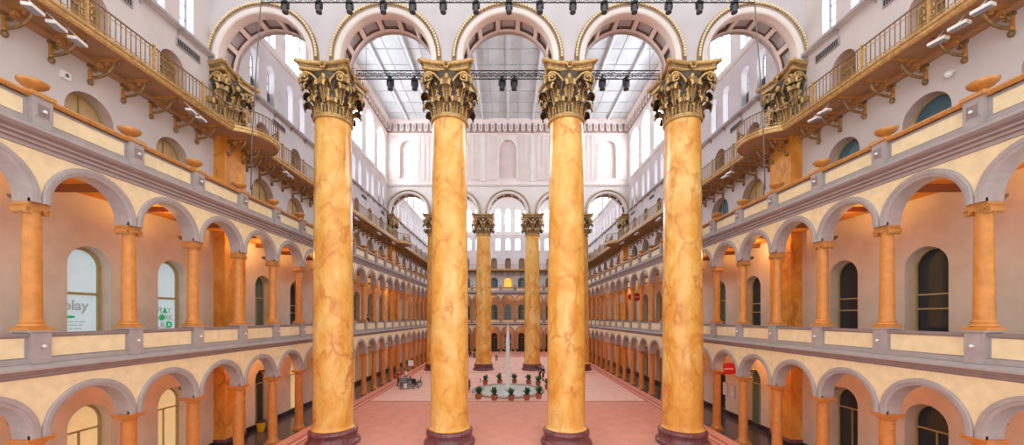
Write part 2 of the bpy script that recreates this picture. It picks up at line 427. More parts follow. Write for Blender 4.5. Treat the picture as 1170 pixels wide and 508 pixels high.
# ------------------------------------------------------------------ outer walls with openings
near_b = [-3.5-3.75*i for i in range(3)]
mid_b = [3.5+i*(Y2-7)/6 for i in range(7)]
far_b = [Y2+3.5+4.05*i for i in range(6)]
bays = sorted(near_b+mid_b+far_b)
DK = -.55
LEV = [  # z0,z1,r,zb,zs,offsets,material
 (0, 6.0, .8, .12, 3.25, (0,), 'gallery_wall'),
 (6.0, 12.95, .8, 6.9, 9.75, (0,), 'gallery_wall'),
 (12.95, 18.3, .9, 13.9, 15.9, (0,), 'upper_wall'),
 (18.3, 22.3, .7, 18.46, 20.55, (0,), 'upper_wall'),
 (22.3, 26.6, .42, 23.05, 25.4, (-.85, .85), 'upper_wall'),
 (26.6, 34.2, 1.35, 27.4, 31.95, (0,), 'white_wall')]
def outer_wall(T, bs, lo, hi, name, skip6=lambda u: False, far=False):
    b = B()
    for li, (z0, z1, r, zb, zs, offs, m) in enumerate(LEV):
        holes = sorted(u+o for u in bs for o in offs if not (li == 5 and skip6(u)))
        if far and li >= 4: holes = far56; r = .62; zs = 25.25 if li == 4 else 31.8
        x = lo
        for i, h in enumerate(holes):
            e = (h+holes[i+1])/2 if i+1 < len(holes) else hi
            big = li == 2 and h > 0 and not far
            b.archcell(T, x, e, z0, z1, h, 1.2 if big else r, zb, 16.1 if big else zs, DK, 0, m, 'reveal_bounce' if li in (2, 3) else m, None, n=14); x = e
    b.face([T(lo, 0, 34.2), T(hi, 0, 34.2), T(hi, 0, 35.7), T(lo, 0, 35.7)], 'pink_wall')
    b.box(lo, hi, 0, .03, 0, .35, 'skirting', T)
    return struct(b, name, 'tall '+name.split('_')[1]+' wall of the hall with rows of arched windows', 'wall')
lo_c = [u for u in bays]
for s in SIDES: outer_wall(Tside(s, W), bays, YN, YF, 'wall_'+s, skip6=lambda u: u < 0)
fb = [i*3.178 for i in range(-4, 5)]
far56 = [i*2.27 for i in range(-7, 8)]
outer_wall(Tfar(YF), fb, -W, W, 'wall_far', far=True)

# ------------------------------------------------------------------ windows
def win(kind, r, zb, zs, pane, frame, transoms, mull, text=None, panel=None, fw=.07):
    e = empty('window')
    b = B(); T = lambda u, d, z: (u, -d, z)
    out = lambda rr: [(-rr, zb+(r-rr))]+[(-rr*math.cos(PI*i/14), zs+rr*math.sin(PI*i/14)) for i in range(15)]+[(rr, zb+(r-rr))]
    A, Bp = out(r), out(r-fw)
    for d0, d1 in ((.0, .09),):
        for i in range(len(A)-1):
            b.face([T(*A[i][:1], d1, A[i][1]), T(A[i+1][0], d1, A[i+1][1]), T(Bp[i+1][0], d1, Bp[i+1][1]), T(Bp[i][0], d1, Bp[i][1])], frame)
            b.face([T(Bp[i][0], d1, Bp[i][1]), T(Bp[i+1][0], d1, Bp[i+1][1]), T(Bp[i+1][0], d0, Bp[i+1][1]), T(Bp[i][0], d0, Bp[i][1])], frame)
    b.box(-r, r, 0, .09, zb, zb+fw, frame, T)
    for z in transoms:
        hw = r-fw/2 if z <= zs else math.sqrt(max(0, (r-fw/2)**2-(z-zs)**2))
        b.box(-hw, hw, 0.02, .085, z-fw*.45, z+fw*.45, frame, T)
    for u, tp in mull:
        zt = zs+math.sqrt(max(0, (r-fw/2)**2-u*u)) if tp is None else tp
        b.box(u-fw*.3, u+fw*.3, .01, .075, zb, zt, frame, T)
    if frame is not None: b.obj('window_frame', e)
    b = B()
    a = out(r-.01)
    b.face([T(x, .012, z) for x, z in a], pane); b.face([T(x, -.02, z) for x, z in a], pane)
    b.obj('pane', e)
    if panel:
        b = B(); b.box(-r+.01, r-.01, .1, .16, zb, zb+panel, 'dark_panel', T)
        for i in range(6): b.box(-r+.03, r-.03, .16, .18, zb+.06+i*panel/6, zb+.1+i*panel/6, 'darkgrey', T)
        b.obj('louvre_panel', e)
    return e
L = LEV
g5 = [z for z in (24.0, 24.9)]
WK = {
 '1warm': Kit(lambda: win('a', .8, .12, 3.25, 'glass_warm', 'win_frame', (2.95,), ((0, 2.95),))),
 '1green': Kit(lambda: win('a', .8, .12, 3.25, 'glass_green', 'win_frame', (2.95,), ((0, 2.95),))),
 '1dark': Kit(lambda: win('a', .8, .12, 3.25, 'glass_dark', 'win_frame', (2.95,), ((0, 2.95),))),
 '2blue': Kit(lambda: win('b', .8, 6.9, 9.75, 'glass_blue', 'win_frame', (8.62,), (), fw=.12)),
 '2green': Kit(lambda: win('b', .8, 6.9, 9.75, 'glass_green', 'win_frame', (9.0,), ((0, 9.0),))),
 '2dark': Kit(lambda: win('b', .8, 6.9, 9.75, 'glass_dark', 'win_frame', (8.6, 8.0), ())),
 '3tan': Kit(lambda: win('c', .9, 13.9, 15.9, 'glass_tan', 'win_frame', (15.9,), ((0, None),))),
 '3teal': Kit(lambda: win('c', .9, 13.9, 15.9, 'glass_teal', 'win_frame', (15.9,), ())),
 '3tanbig': Kit(lambda: win('c', 1.2, 13.9, 16.1, 'glass_tan', 'win_frame', (15.9,), ((-.4, None), (.4, None)))),
 '3tealbig': Kit(lambda: win('c', 1.2, 13.9, 16.1, 'glass_teal', 'win_frame', (15.9,), ((-.4, None), (.4, None)))),
 '3lit': Kit(lambda: win('c', .9, 13.9, 15.9, 'glass_lit', 'win_frame', (15.9,), ((0, None),))),
 '4door': Kit(lambda: win('d', .7, 18.46, 20.55, 'door_brown', 'win_frame', (20.5,), ((0, 20.5),))),
 '5slim': Kit(lambda: win('e', .42, 23.05, 25.4, 'glass_slim', 'white_frame', (23.8, 24.6, 25.4), ((0, None),), fw=.05)),
 '5panel': Kit(lambda: win('e', .42, 23.05, 25.4, 'glass_slim', 'white_frame', (24.2, 24.8, 25.4), ((0, None),), panel=1.0, fw=.05)),
 '6big': Kit(lambda: win('f', 1.35, 27.4, 31.95, 'glass_sky', 'white_frame', (28.5, 29.6, 30.7, 31.95), ((-.68, None), (0, None), (.68, None)), fw=.1)),
 '5far': Kit(lambda: win('e', .62, 23.05, 25.25, 'glass_slim', 'white_frame', (24.1,), ((0, None),), fw=.08)),
 '6far': Kit(lambda: win('f', .62, 27.4, 31.8, 'glass_sky', 'white_frame', (28.8, 30.3, 31.8), ((0, None),), fw=.08)),
}
WN = [0]; POSTERS = []
def putwin(kit, side, plane, u, lab):
    WN[0] += 1
    o = WK[kit].put(loc_of(side, plane, u, DK+.02, 0), ROT[side], lab, 'window', None, 'structure'); o.name = 'window_%d' % WN[0]; return o
for s in SIDES:
    near = 0
    for i, u in enumerate(bays):
        place = f'{ORD[i]} from the camera'
        if u > mid_b[-1]+5: k1 = '1dark'
        if s == 'left':
            k1 = '1warm' if u < 2 or i % 3 else '1dark'; k2 = '2blue' if u < -1 else ('2dark' if i % 3 == 1 else '2green'); k3 = '3tan'
        else:
            k1 = '1dark' if u < -2 else ('1green' if i % 2 else '1dark'); k2 = '2dark' if u < 0 else ('2green' if i % 3 else '2dark'); k3 = '3teal' if i % 4 != 3 else '3tan'
        if u > 0: k3 += 'big'
        for kk, fl in ((k1, 'ground floor gallery'), (k2, 'second floor gallery'), (k3, 'terrace'), ('4door', 'upper balcony')):
            wn = putwin(kk, s, W, u, f'arched opening behind the {s} {fl}, {place}')
            if s == 'left' and kk == '2blue': POSTERS.append((wn, u))

        pan = abs(u-mid_b[0]) < .1 or abs(u-mid_b[-1]) < .1
        for j, o5 in enumerate((-.85, .85)):
            putwin('5panel' if pan else '5slim', s, W, u+o5, f'slim arched bright {s} window high above the balcony, {ORD[2*i+j]} from the camera' if 2*i+j < 28 else f'slim arched bright {s} window near the far end')
        if u > 0: putwin('6big', s, W, u, f'large arched {s} clerestory window under the roof, {place}')
for i, u in enumerate(fb):
    for kk, fl in (('1dark', 'ground gallery'), ('2green', 'second floor gallery'), ('3lit' if i == 4 else ('3tan' if i % 2 == 0 else '3teal'), 'terrace'), ('4door', 'balcony')):
        putwin(kk, 'far', YF, u, f'distant arched opening of the far {fl}, {ORD[i]} from left')
for i, u in enumerate(far56):
    putwin('5far', 'far', YF, u, f'bright arched far window of the lower row, {ORD[i]} from left')
    putwin('6far', 'far', YF, u, f'tall bright arched far clerestory window, {ORD[i]} from left')

def letters(wn, tx, x, z, sz, mm, bold):
    cu = bpy.data.curves.new('lettering', 'FONT'); cu.body = tx; cu.size = sz; cu.align_x = 'CENTER'; cu.extrude = .004; cu.offset = bold
    cu.materials.append(MATS[mm]); to = bpy.data.objects.new('lettering', cu); C.objects.link(to); to.parent = wn
    to.location = (x, -.03, z); to.rotation_euler = (PI/2, 0, 0)
for wn, u in POSTERS:
    if abs(u-bays[1]) < .1:
        letters(wn, 'play', -.08, 7.95, .56, 'text_grey', .014)
        b = B(); b.grid([[(-.3+.2*math.cos(2*PI*k/20), y, 7.66+.05*math.sin(2*PI*k/20)) for k in range(20)] for y in (-.034, -.028)], 'green', True, True); b.obj('green_dash', wn)
        b = B()                               # three lines of small print, too small to read
        for z, ws in ((7.46, (.16, .12, .2)), (7.32, (.3, .16)), (7.18, (.14, .26))):
            x = -.34
            for q in ws: b.box(x, x+q, -.034, -.028, z-.018, z+.018, 'text_grey'); x += q+.05
        b.obj('small_print', wn)
    elif abs(u-bays[2]) < .1:
        for z, ls in ((7.86, (('P', -.22), ('L', -.06), ('Y', .34))), (7.5, (('W', -.32), ('R', .2), ('K', .42))), (7.12, (('B', -.38), ('U', -.2), ('I', -.04), ('L', .1)))):
            for ch, x in ls: letters(wn, ch, x, z, .4, 'text_grey', .006)
        letters(wn, 'D', .34, 7.12, .42, 'green', .03)
        b = B(); b.face([(-.07, -.032, 7.85), (.27, -.032, 7.85), (.10, -.032, 8.17)], 'green'); b.obj('green_letter_triangle', wn)
        b = B(); b.grid([[(-.06+.16*math.cos(2*PI*k/24), y, 7.64+.16*math.sin(2*PI*k/24)) for k in range(24)] for y in (-.034, -.028)], 'green', True, True); b.obj('green_letter_disc', wn)

# ledges, vents
for s in SIDES:
    T = Tside(s, W); b = B()
    b.box(YN, YF, 0, .32, 22.62, 22.7, 'upper_wall', T); b.box(YN, YF, .3, .34, 22.58, 22.74, 'greytrim', T)
    for i in range(38):
        u = YN+1+i*2.0
        if u < YF-1: b.face([T(u, 0, 22.3), T(u, .3, 22.62), T(u, 0, 22.62)], 'greytrim'); b.box(u-.03, u+.03, 0, .3, 22.56, 22.62, 'greytrim', T); b.box(u-.03, u+.03, 0, .05, 22.3, 22.6, 'greytrim', T)
    b.ext([(0, 26.7), (.12, 26.75), (.2, 26.9), (.2, 27.0), (0, 27.05)], YN, YF, 'white_wall', T)
    struct(b, 'trim_'+s+'_ledge', 'white ledge on small brackets below the '+s+' slim windows', 'ledge')
def make_vent():
    e = empty('wall_vent'); b = B(); b.box(-.75, .75, -.06, 0, 0, .42, 'greytrim'); b.obj('vent_frame', e)
    b = B()
    for i in range(12): b.box(-.68+i*.115, -.62+i*.115, -.08, -.05, .05, .37, 'black')
    b.obj('grille', e); return e
VENT = Kit(make_vent)
for s in SIDES:
    for i, u in enumerate((-6.3, -2.6, 5.3, 13.6, 21.7, 28.3)):
        VENT.put(loc_of(s, W, u, 0, 21.75), ROT[s], f'dark slotted air vent on {s} wall above the balcony, {ORD[i]} from the camera', 'vent', f'air vents on the {s} wall')

# frieze and cornice (side + cross walls)
def frieze(T, lo, hi, name):
    b = B()
    b.ext([(0, 33.6), (.1, 33.64), (.14, 33.74), (0.02, 33.8)], lo, hi, 'pink_wall', T)
    b.ext([(0.02, 35.02), (.34, 35.06), (.34, 35.2), (.44, 35.3), (.5, 35.5), (.5, 35.7), (0, 35.7)], lo, hi, 'pink_wall', T)
    n = int((hi-lo)/.84)
    for i in range(n):
        u = lo+(i+.5)*(hi-lo)/n
        pts = [(u-.26, 35.04), (u+.26, 35.04)]+[(u+.26*math.cos(a), 34.22-.26*math.sin(a)) for a in (0, .8, 1.57, 2.34, PI)]
        b.face([T(x, .28, z) for x, z in pts], 'white_wall')
        for k in range(len(pts)):
            p, q = pts[k], pts[(k+1) % len(pts)]
            b.face([T(p[0], .02, p[1]), T(q[0], .02, q[1]), T(q[0], .28, q[1]), T(p[0], .28, p[1])], 'coffer')
        b.box(u-.11, u+.11, .28, .29, 34.2, 34.85, 'coffer', T)
    b.box(lo, hi, .015, .05, 33.8, 35.04, 'coffer', T)  # darker colour behind and beside dentils paints the shade of their gaps
    struct(b, name, 'pale pink frieze of hanging dentils under the roof', 'frieze')
for s in SIDES: frieze(Tside(s, W), .8, Y2-1.1, 'trim_%s_frieze' % s)

# ------------------------------------------------------------------ giant cross arcades
ZC = 22.34      # capital top
RB = 2.62
ZSP = ZC+.26
def cross_wall(y0, y1, name, detailed):
    T = lambda u, d, z: (u, d, z)
    b = B(); tr = B(); gd = B(); WM = 'white_wall' if detailed else 'front_wall'
    for i in range(-2, 3):
        uc = i*SP; u0, u1 = uc-SP/2, uc+SP/2
        u0 = max(u0, -W); u1 = min(u1, W)
        b.archcell(T, u0, u1, ZC, 26.3, uc, RB+.25, ZC, ZSP, y1, y0, WM, WM, WM, n=28)
        for a, c in ((u0, uc-RB-.25), (uc+RB+.25, u1)): b.face([T(a, y0, ZC), T(c, y0, ZC), T(c, y1, ZC), T(a, y1, ZC)], WM)
        for yf, sg in ((y0, -1), (y1, 1)):
            F = lambda u, d, z: (u, yf+sg*d, z)
            r = RB
            tr.sweep(F, uc, ZSP, ZC, [(r, -.45), (r, 0), (r+.05, .06), (r+.14, .08), (r+.14, .05), (r+.3, .06), (r+.36, .1), (r+.37, .02)], 'white_wall', n=36,
                     mats=['pink_wall', 'white_wall', 'white_wall', 'coffer', 'white_wall', 'greytrim', 'greytrim'])
            pass
            if sg == -1:
                gd.sweep(F, uc, ZSP, ZC, [(r+.36, .02), (r+.38, .09), (r+.44, .12), (r+.54, .12), (r+.6, .09), (r+.61, 0)], 'gold_dark', n=36)
                for k in range(60):
                    a = PI*(k+.5)/60; rr = r+.49
                    x, z = uc-rr*math.cos(a), ZSP+rr*math.sin(a)
                    gd.box(x-.055, x+.055, yf-.18, yf-.1, z-.055, z+.055, 'cream')
        # seven coffers: wide ribs and brown inner frames
        NC = 7; ya, yb = y0+.5, y1-.26
        def strip(a0, a1, r0, r1, p, q, m, n=4):
            P_ = [(uc-rr*math.cos(aa), ZSP+rr*math.sin(aa)) for rr in (r0, r1) for aa in (a0, a1)]
            tr.grid([[T(uc-r0*math.cos(a0+(a1-a0)*k/n), yy, ZSP+r0*math.sin(a0+(a1-a0)*k/n)) for k in range(n+1)] for yy in (p, q)], m)
            for aa in (a0, a1): tr.face([T(uc-rr*math.cos(aa), yy, ZSP+rr*math.sin(aa)) for rr, yy in ((r0, p), (r1, p), (r1, q), (r0, q))], m)
            for yy in (p, q): tr.grid([[T(uc-rr*math.cos(a0+(a1-a0)*k/n), yy, ZSP+rr*math.sin(a0+(a1-a0)*k/n)) for k in range(n+1)] for rr in (r0, r1)], m)
        for k in range(NC+1):
            a = PI*k/NC; strip(max(0, a-.05), min(PI, a+.05), RB+.01, RB+.25, ya, yb, 'pink_wall')
        for k in range(NC):
            a0, a1 = PI*k/NC+.05, PI*(k+1)/NC-.05; w_ = .03
            for q in ((a0, a0+w_, ya, yb), (a1-w_, a1, ya, yb), (a0, a1, ya, ya+.09), (a0, a1, yb-.09, yb)):
                strip(q[0], q[1], RB+.12, RB+.24, q[2], q[3], 'coffer_brown', 5)
        for p, q in ((y0+.4, ya), (yb, y1)): strip(0, PI, RB, RB+.25, p, q, 'pink_wall', 36)
    struct(tr, 'trim_'+name+'_archivolts', f'white coffered arch rings of the {name} row of giant arches', 'trim', smooth=True, angle=35)
    struct(gd, 'trim_'+name+'_gilding', f'gilded beading around the {name} row of giant arches', 'trim')
    z = 26.3
    bx = b
    if detailed:
        F = lambda u, d, z: (u, y0-d, z)
        b.face([F(-W, 0, 26.3), F(W, 0, 26.3), F(W, 0, 26.9), F(-W, 0, 26.9)], 'pink_wall')
        for i in range(-2, 3):
            uc = i*SP; u0, u1 = max(uc-SP/2, -W), min(uc+SP/2, W)
            b.archcell(F, u0, u1, 26.9, 34.2, uc, 1.25, 27.4, 31.6, -.45, 0, 'pink_wall', 'niche', None, n=16)
            b.face([F(uc-1.25, -.45, 27.4)]+[F(uc-1.25*math.cos(PI*k/16), -.45, 31.6+1.25*math.sin(PI*k/16)) for k in range(17)]+[F(uc+1.25, -.45, 27.4)], 'niche')
        b.face([F(-W, 0, 34.2), F(W, 0, 34.2), F(W, 0, ZTOP), F(-W, 0, ZTOP)], 'pink_wall')
        t = B()
        t.ext([(0, 26.2), (.12, 26.25), (.22, 26.45), (.22, 26.55), (0, 26.6)], -W, W, 'white_wall', F)
        for i in range(-2, 3):
            uc = i*SP
            t.sweep(F, uc, 31.6, 27.4, [(1.25, 0), (1.27, .07), (1.45, .07), (1.47, 0)], 'white_wall', n=20)
            for e0 in (1.85, 2.55):
                for a0, a1 in ((uc-e0-.35, uc-e0+.2), (uc+e0-.2, uc+e0+.35)):
                    if a0 < -W or a1 > W: continue
                    t.box(a0, a0+.06, 0, .06, 27.1, 33.4, 'white_wall', F); t.box(a1-.06, a1, 0, .06, 27.1, 33.4, 'white_wall', F)
                    t.box(a0, a1, 0, .06, 33.34, 33.4, 'white_wall', F); t.box(a0, a1, 0, .06, 27.1, 27.2, 'white_wall', F)
        for i in range(-2, 4):
            u = (i-.5)*SP
            if abs(u) < W: t.box(u-.3, u+.3, 0, .1, 26.9, 33.6, 'white_wall', F)
        struct(t, 'trim_second_row_panels', 'white panel mouldings and niches on wall above the distant columns', 'trim')
        frieze(F, -W, W, 'trim_second_row_frieze')
        b.box(-W, W, y0+.46, y1, 26.3, ZTOP, 'pink_wall')
    else:
        b.box(-W, W, y0, y1, 26.3, ZTOP, WM)
    struct(b, 'wall_'+name+'_arches', f'white wall carrying the {name} row of giant arches', 'wall')
cross_wall(-1.1, .55, 'first', False)
cross_wall(Y2-1.1, Y2+.55, 'second', True)

# ceilings of middle and far court
def ceiling(y0, y1, name):
    b = B(); b.box(-W, W, y0, y1, ZTOP, ZTOP+.3, 'ceiling_grey')
    for i in range(-4, 5):
        b.box(i*3.54-.09, i*3.54+.09, y0, y1, ZTOP-.35, ZTOP, 'beam_white')
    y = y0+1.3
    while y < y1:
        b.box(-W, W, y-.04, y+.04, ZTOP-.06, ZTOP, 'ceiling_seam'); y += 2.4
    x = -W+1.77/2
    while x < W: b.box(x-.03, x+.03, y0, y1, ZTOP-.05, ZTOP, 'ceiling_seam'); x += 1.77
    b.box(-W, W, y1-1.2, y1, ZTOP-.5, ZTOP-.2, 'darkgrey') if False else None
    struct(b, name, 'grey panelled roof ceiling with white beams', 'ceiling')
ceiling(.55, Y2-1.1, 'ceiling_middle'); ceiling(Y2+.55, YF, 'ceiling_far')

# ------------------------------------------------------------------ giant columns with corinthian capitals
def bell(z):         # capital-local z 0..2.9
    t = max(0, min(1, z/2.4)); return .98+.06*t+.24*t**3
def leaf_rows(ang, z0, h, wd, curl, nb=12, nt=9):
    rows = []
    for i in range(nb+1):
        s = i/nb
        if s < .62:
            z = z0+h*s/.62; r = bell(z)+.05+.1*(s/.62)**2
            t_edge = .10
        else:
            a = (s-.62)/.38*PI*1.2
            rb = bell(z0+h)+.15
            r = rb+curl*(1-math.cos(a)); z = z0+h+curl*1.0*math.sin(a)
            t_edge = .04
        lob = 1-.2*abs(math.sin(s*PI*4.0))
        ww = wd*(.62+.5*math.sin(min(1, s*1.25)*PI*.6))*lob*(1 if s < .85 else 1-.35*(s-.85)/.15)
        row = []
        for j in range(nt):
            t = -1+2*j/(nt-1)
            rr = r+.05*math.cos(t*PI*3)-.10*t*t*(1 if s < .62 else -.6)
            an = ang+ww*t/max(r, .9)
            row.append((rr*math.cos(an), rr*math.sin(an), z-.10*t*t*(s > .6)))
        rows.append(row)
    return rows
def make_leaf(ang, z0, h, wd, curl, parent):
    b = B(); rows = leaf_rows(ang, z0, h, wd, curl)
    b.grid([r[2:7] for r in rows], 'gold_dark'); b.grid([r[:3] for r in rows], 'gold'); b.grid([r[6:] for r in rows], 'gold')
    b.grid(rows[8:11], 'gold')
    # underside / thickness, shade put into its dark colour
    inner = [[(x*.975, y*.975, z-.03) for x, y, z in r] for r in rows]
    b.grid(inner, 'gold_shade')
    b.tube([Vector(r[4])*1.0+Vector((0, 0, .005)) for r in rows[:11]], .03, 'gold', 5)
    o = b.obj('acanthus_leaf', parent, True)
    return o
def abacus_outline(hw, depth, cut=.14, n=9):
    pts = []
    for q in range(4):
        a = q*PI/2
        for i in range(n+1):
            t = -1+2*i/n
            x = t*(hw-cut); y = hw-depth*(1-t*t)
            pts.append((x*math.cos(a)+y*math.sin(a), -x*math.sin(a)+y*math.cos(a)))
    return pts
def make_capital_parts(cap):
    b = B(); b.lathe([(1.04, -.02), (1.1, 0), (1.14, .06), (1.1, .13), (1.04, .15), (1.02, .17), (1.05, .2), (1.05, .24), (1.0, .26)], 'gold', 40, caps=False); b.obj('necking_ring', cap, True)
    b = B(); b.lathe([(bell(z), z) for z in [i*.2 for i in range(0, 13)]]+[(1.2, 2.45)], 'gold_shade', 32)
    for k in range(32):
        a = 2*PI*k/32; r = 1.0
        b.tube([((bell(z)+.02)*math.cos(a), (bell(z)+.02)*math.sin(a), z) for z in (.24, .5, .75)], [.05, .06, .03], 'gold', 5)
    b.obj('bell', cap, True)
    for k in range(8): make_leaf(2*PI*(k+.5)/8, .22, .55, .37, .21, cap)
    for k in range(8): make_leaf(2*PI*k/8, .75, .82, .38, .24, cap)
    for q in range(4):     # outer corner leaves under the volutes
        make_leaf(q*PI/2+PI/4, 1.3, .62, .3, .28, cap)
    for q in range(4):
        a = q*PI/2; b = B()
        def F(x, y, z): return (x*math.cos(a)+y*math.sin(a), -x*math.sin(a)+y*math.cos(a), z)
        for sx in (-1, 1):
            cx, cy, cz = sx*1.0, 1.30, 2.0
            path = [F(sx*.12, 1.1, 1.25), F(sx*.22, 1.16, 1.6), F(sx*.42, 1.2, 1.95), F(sx*.7, 1.25, 2.2)]
            N = 22
            for t in range(N+1):
                ph = PI*.75-t*(PI*3.6/N); R = .29*(1-t/N*.85)
                path.append(F(cx+sx*R*math.cos(ph)*1.0, cy+.08*(t/N), cz+R*math.sin(ph)))
            b.tube(path, [.05, .06, .065, .065]+[.065-.03*t/N for t in range(N+1)], 'gold', 7)
            c = F(cx, cy+.06, cz); b.ball(c, .075, 'gold', 8, 5)
            b.grid([[F(cx+sx*r_*math.cos(2*PI*k/12), cy-.03, cz+r_*math.sin(2*PI*k/12)) for k in range(12)] for r_ in (.02, .26)], 'gold_shade', True)
            # small inner helix
            path = [F(sx*.5, 1.16, 1.35), F(sx*.4, 1.2, 1.65)]
            for t in range(13):
                ph = -.1+t*(PI*2.6/12); R = .17*(1-t/12*.8); path.append(F(sx*(.2+R*math.cos(ph)), 1.2, 1.85+R*math.sin(ph)))
            b.tube(path, .038, 'gold_dark', 6)
        b.obj('volute_pair', cap, True)
    for q in range(4):
        a = q*PI/2; b = B()
        def F(x, y, z): return (x*math.cos(a)+y*math.sin(a), -x*math.sin(a)+y*math.cos(a), z)
        for k in range(6):
            an = 2*PI*k/6; b.ball(F(.13*math.cos(an), 1.33, 2.68+.16*math.sin(an)), .085, 'gold', 8, 5)
        b.ball(F(0, 1.4, 2.68), .09, 'gold_dark', 8, 5)
        b.ball(F(0, 1.2, 2.1), .14, 'gold', 8, 5, 1.4); b.ball(F(.16, 1.18, 2.02), .09, 'gold_dark', 8, 5); b.ball(F(-.16, 1.18, 2.02), .09, 'gold_dark', 8, 5)
        b.obj('rosette', cap, True)
    b = B()
    lay = [(1.33, .2, 2.42), (1.4, .22, 2.47), (1.42, .23, 2.52), (1.38, .25, 2.55), (1.42, .26, 2.66), (1.5, .27, 2.72), (1.57, .3, 2.75), (1.6, .3, 2.79), (1.6, .3, 2.86), (1.57, .3, 2.9)]
    rows = [[(x, y, z) for x, y in abacus_outline(h, d)] for h, d, z in lay]
    b.grid(rows[:4], 'gold', True, True); b.grid(rows[3:6], 'gold_dark', True); b.grid(rows[5:], 'gold', True, True)
    b.obj('abacus', cap, False)
def make_giant():
    e = empty('giant_column')
    b = B()
    b.lathe([(1.5, 0), (1.54, .06), (1.55, .12), (1.54, .2), (1.5, .26), (1.42, .3), (1.4, .34), (1.36, .42), (1.34, .5), (1.33, .54), (1.38, .57), (1.38, .6), (1.33, .62), (1.33, .66),
             (1.38, .7), (1.41, .78), (1.38, .87), (1.32, .92), (1.26, .94), (1.26, .98)], 'maroon', 56); b.obj('base', e, True, angle=35)
    b = B(); b.lathe([(1.26, .98), (1.26, 1.02), (1.2, 1.06), (1.16, 1.13), (1.14, 1.25)]+[(1.14-.13*(t/14)**1.6, 1.25+18.1*t/14) for t in range(1, 15)], 'marble', 64); b.obj('shaft', e, True, angle=35)
    cap = empty('capital', (0, 0, 19.3), 0, e); cap.scale = (1, 1, 1.045)
    make_capital_parts(cap)
    return e
GC = Kit(make_giant)
POSL = ['leftmost', 'left inner', 'right inner', 'rightmost']
for j, y in enumerate((0, Y2)):
    for i in range(4):
        GC.put(((i-1.5)*SP, y, 0), 0, (f'{POSL[i]} of the four giant golden marble columns in the near row' if j == 0 else f'{POSL[i]} giant marble column in the distant row behind the fountain'),
               'column', 'giant columns of the near row' if j == 0 else 'giant columns of the distant row')
# wall pilasters (pier + clipped capital)
def make_pilaster():     # local: wall plane at y=0, hall towards -y
    e = empty('marble_pilaster')
    b = B(); b.box(-.87, .87, -.65, 0, .5, 19.25, 'pier_marble'); b.obj('shaft', e)
    b = B(); b.box(-.95, .95, -.73, 0, 0, .3, 'skirting'); b.box(-.91, .91, -.69, 0, .3, .5, 'maroon'); b.obj('base', e)
    cap = empty('capital', (0, .42, 19.3), 0, e); cap.scale = (1, 1, 1.045); make_capital_parts(cap)
    for ch in list(cap.children):
        bm = bmesh.new(); bm.from_mesh(ch.data)
        bmesh.ops.bisect_plane(bm, geom=bm.verts[:]+bm.edges[:]+bm.faces[:], plane_co=(0, -.425, 0), plane_no=(0, 1, 0), clear_outer=True)
        if not bm.faces: bpy.data.objects.remove(ch)
        else: bm.to_mesh(ch.data)
        bm.free()
    return e
PIL = Kit(make_pilaster)
for j, y in enumerate((0, Y2)):
    for s in SIDES:
        PIL.put(loc_of(s, W, y), ROT[s], f'orange marble pilaster with gilded capital on the {s} wall, {"near" if j == 0 else "distant"} row', 'pilaster', 'wall pilasters', 'structure')

# ------------------------------------------------------------------ upper balconies
def bal_path(lo, hi, bulges):
    pts = []; u = lo
    for c in sorted(bulges):
        pts.append((c-2.2, 1.7)); pts.append((c-1.8, 1.74))
        for k in range(15):
            a = PI-(k+.6)*PI/15.2; uu, dd = c+1.8*math.cos(a), 1.2+1.8*math.sin(a)
            if dd > 1.78: pts.append((uu, dd))
        pts.append((c+1.8, 1.74)); pts.append((c+2.2, 1.7))
    return [(lo, 1.7)]+pts+[(hi, 1.7)]
def make_bracket(parent):
    b = B(); 
    b.box(-.05, .05, -1.3, 0, .87, .98, 'gold_orange'); b.box(-.05, .05, -.09, 0, .1, .9, 'gold_orange')
    b.tube([(0, -.14-.9*math.sin(t*PI/2/8)*1.0, .2+.6*(1-math.cos(t*PI/2/8))) for t in range(9)], .055, 'gold_dark', 6)
    b.tube([(0, -.4+(.03+.12*t/12)*math.cos(t*.8), .66+(.03+.12*t/12)*math.sin(t*.8)) for t in range(13)], .04, 'gold_orange', 5)
    b.tube([(0, -.25+(.02+.1*t/12)*math.cos(PI-t*.8), .5+(.02+.1*t/12)*math.sin(PI-t*.8)) for t in range(13)], .035, 'gold_dark', 5)
    b.tube([(0, -.75+(.02+.07*t/12)*math.cos(t*.8), .74+(.02+.07*t/12)*math.sin(t*.8)) for t in range(13)], .03, 'gold_orange', 5)
    b.box(-.09, .09, -.12, 0, .62, .84, 'gold_dark')
    b.ball((0, -.07, .02), .1, 'gold_dark', 8, 5, 1.3); b.ball((0, -.07, .2), .08, 'gold_orange', 8, 5); b.ball((0, -1.25, .78), .08, 'gold_dark', 8, 5)
    return b.obj('bracket', parent, True, angle=40)
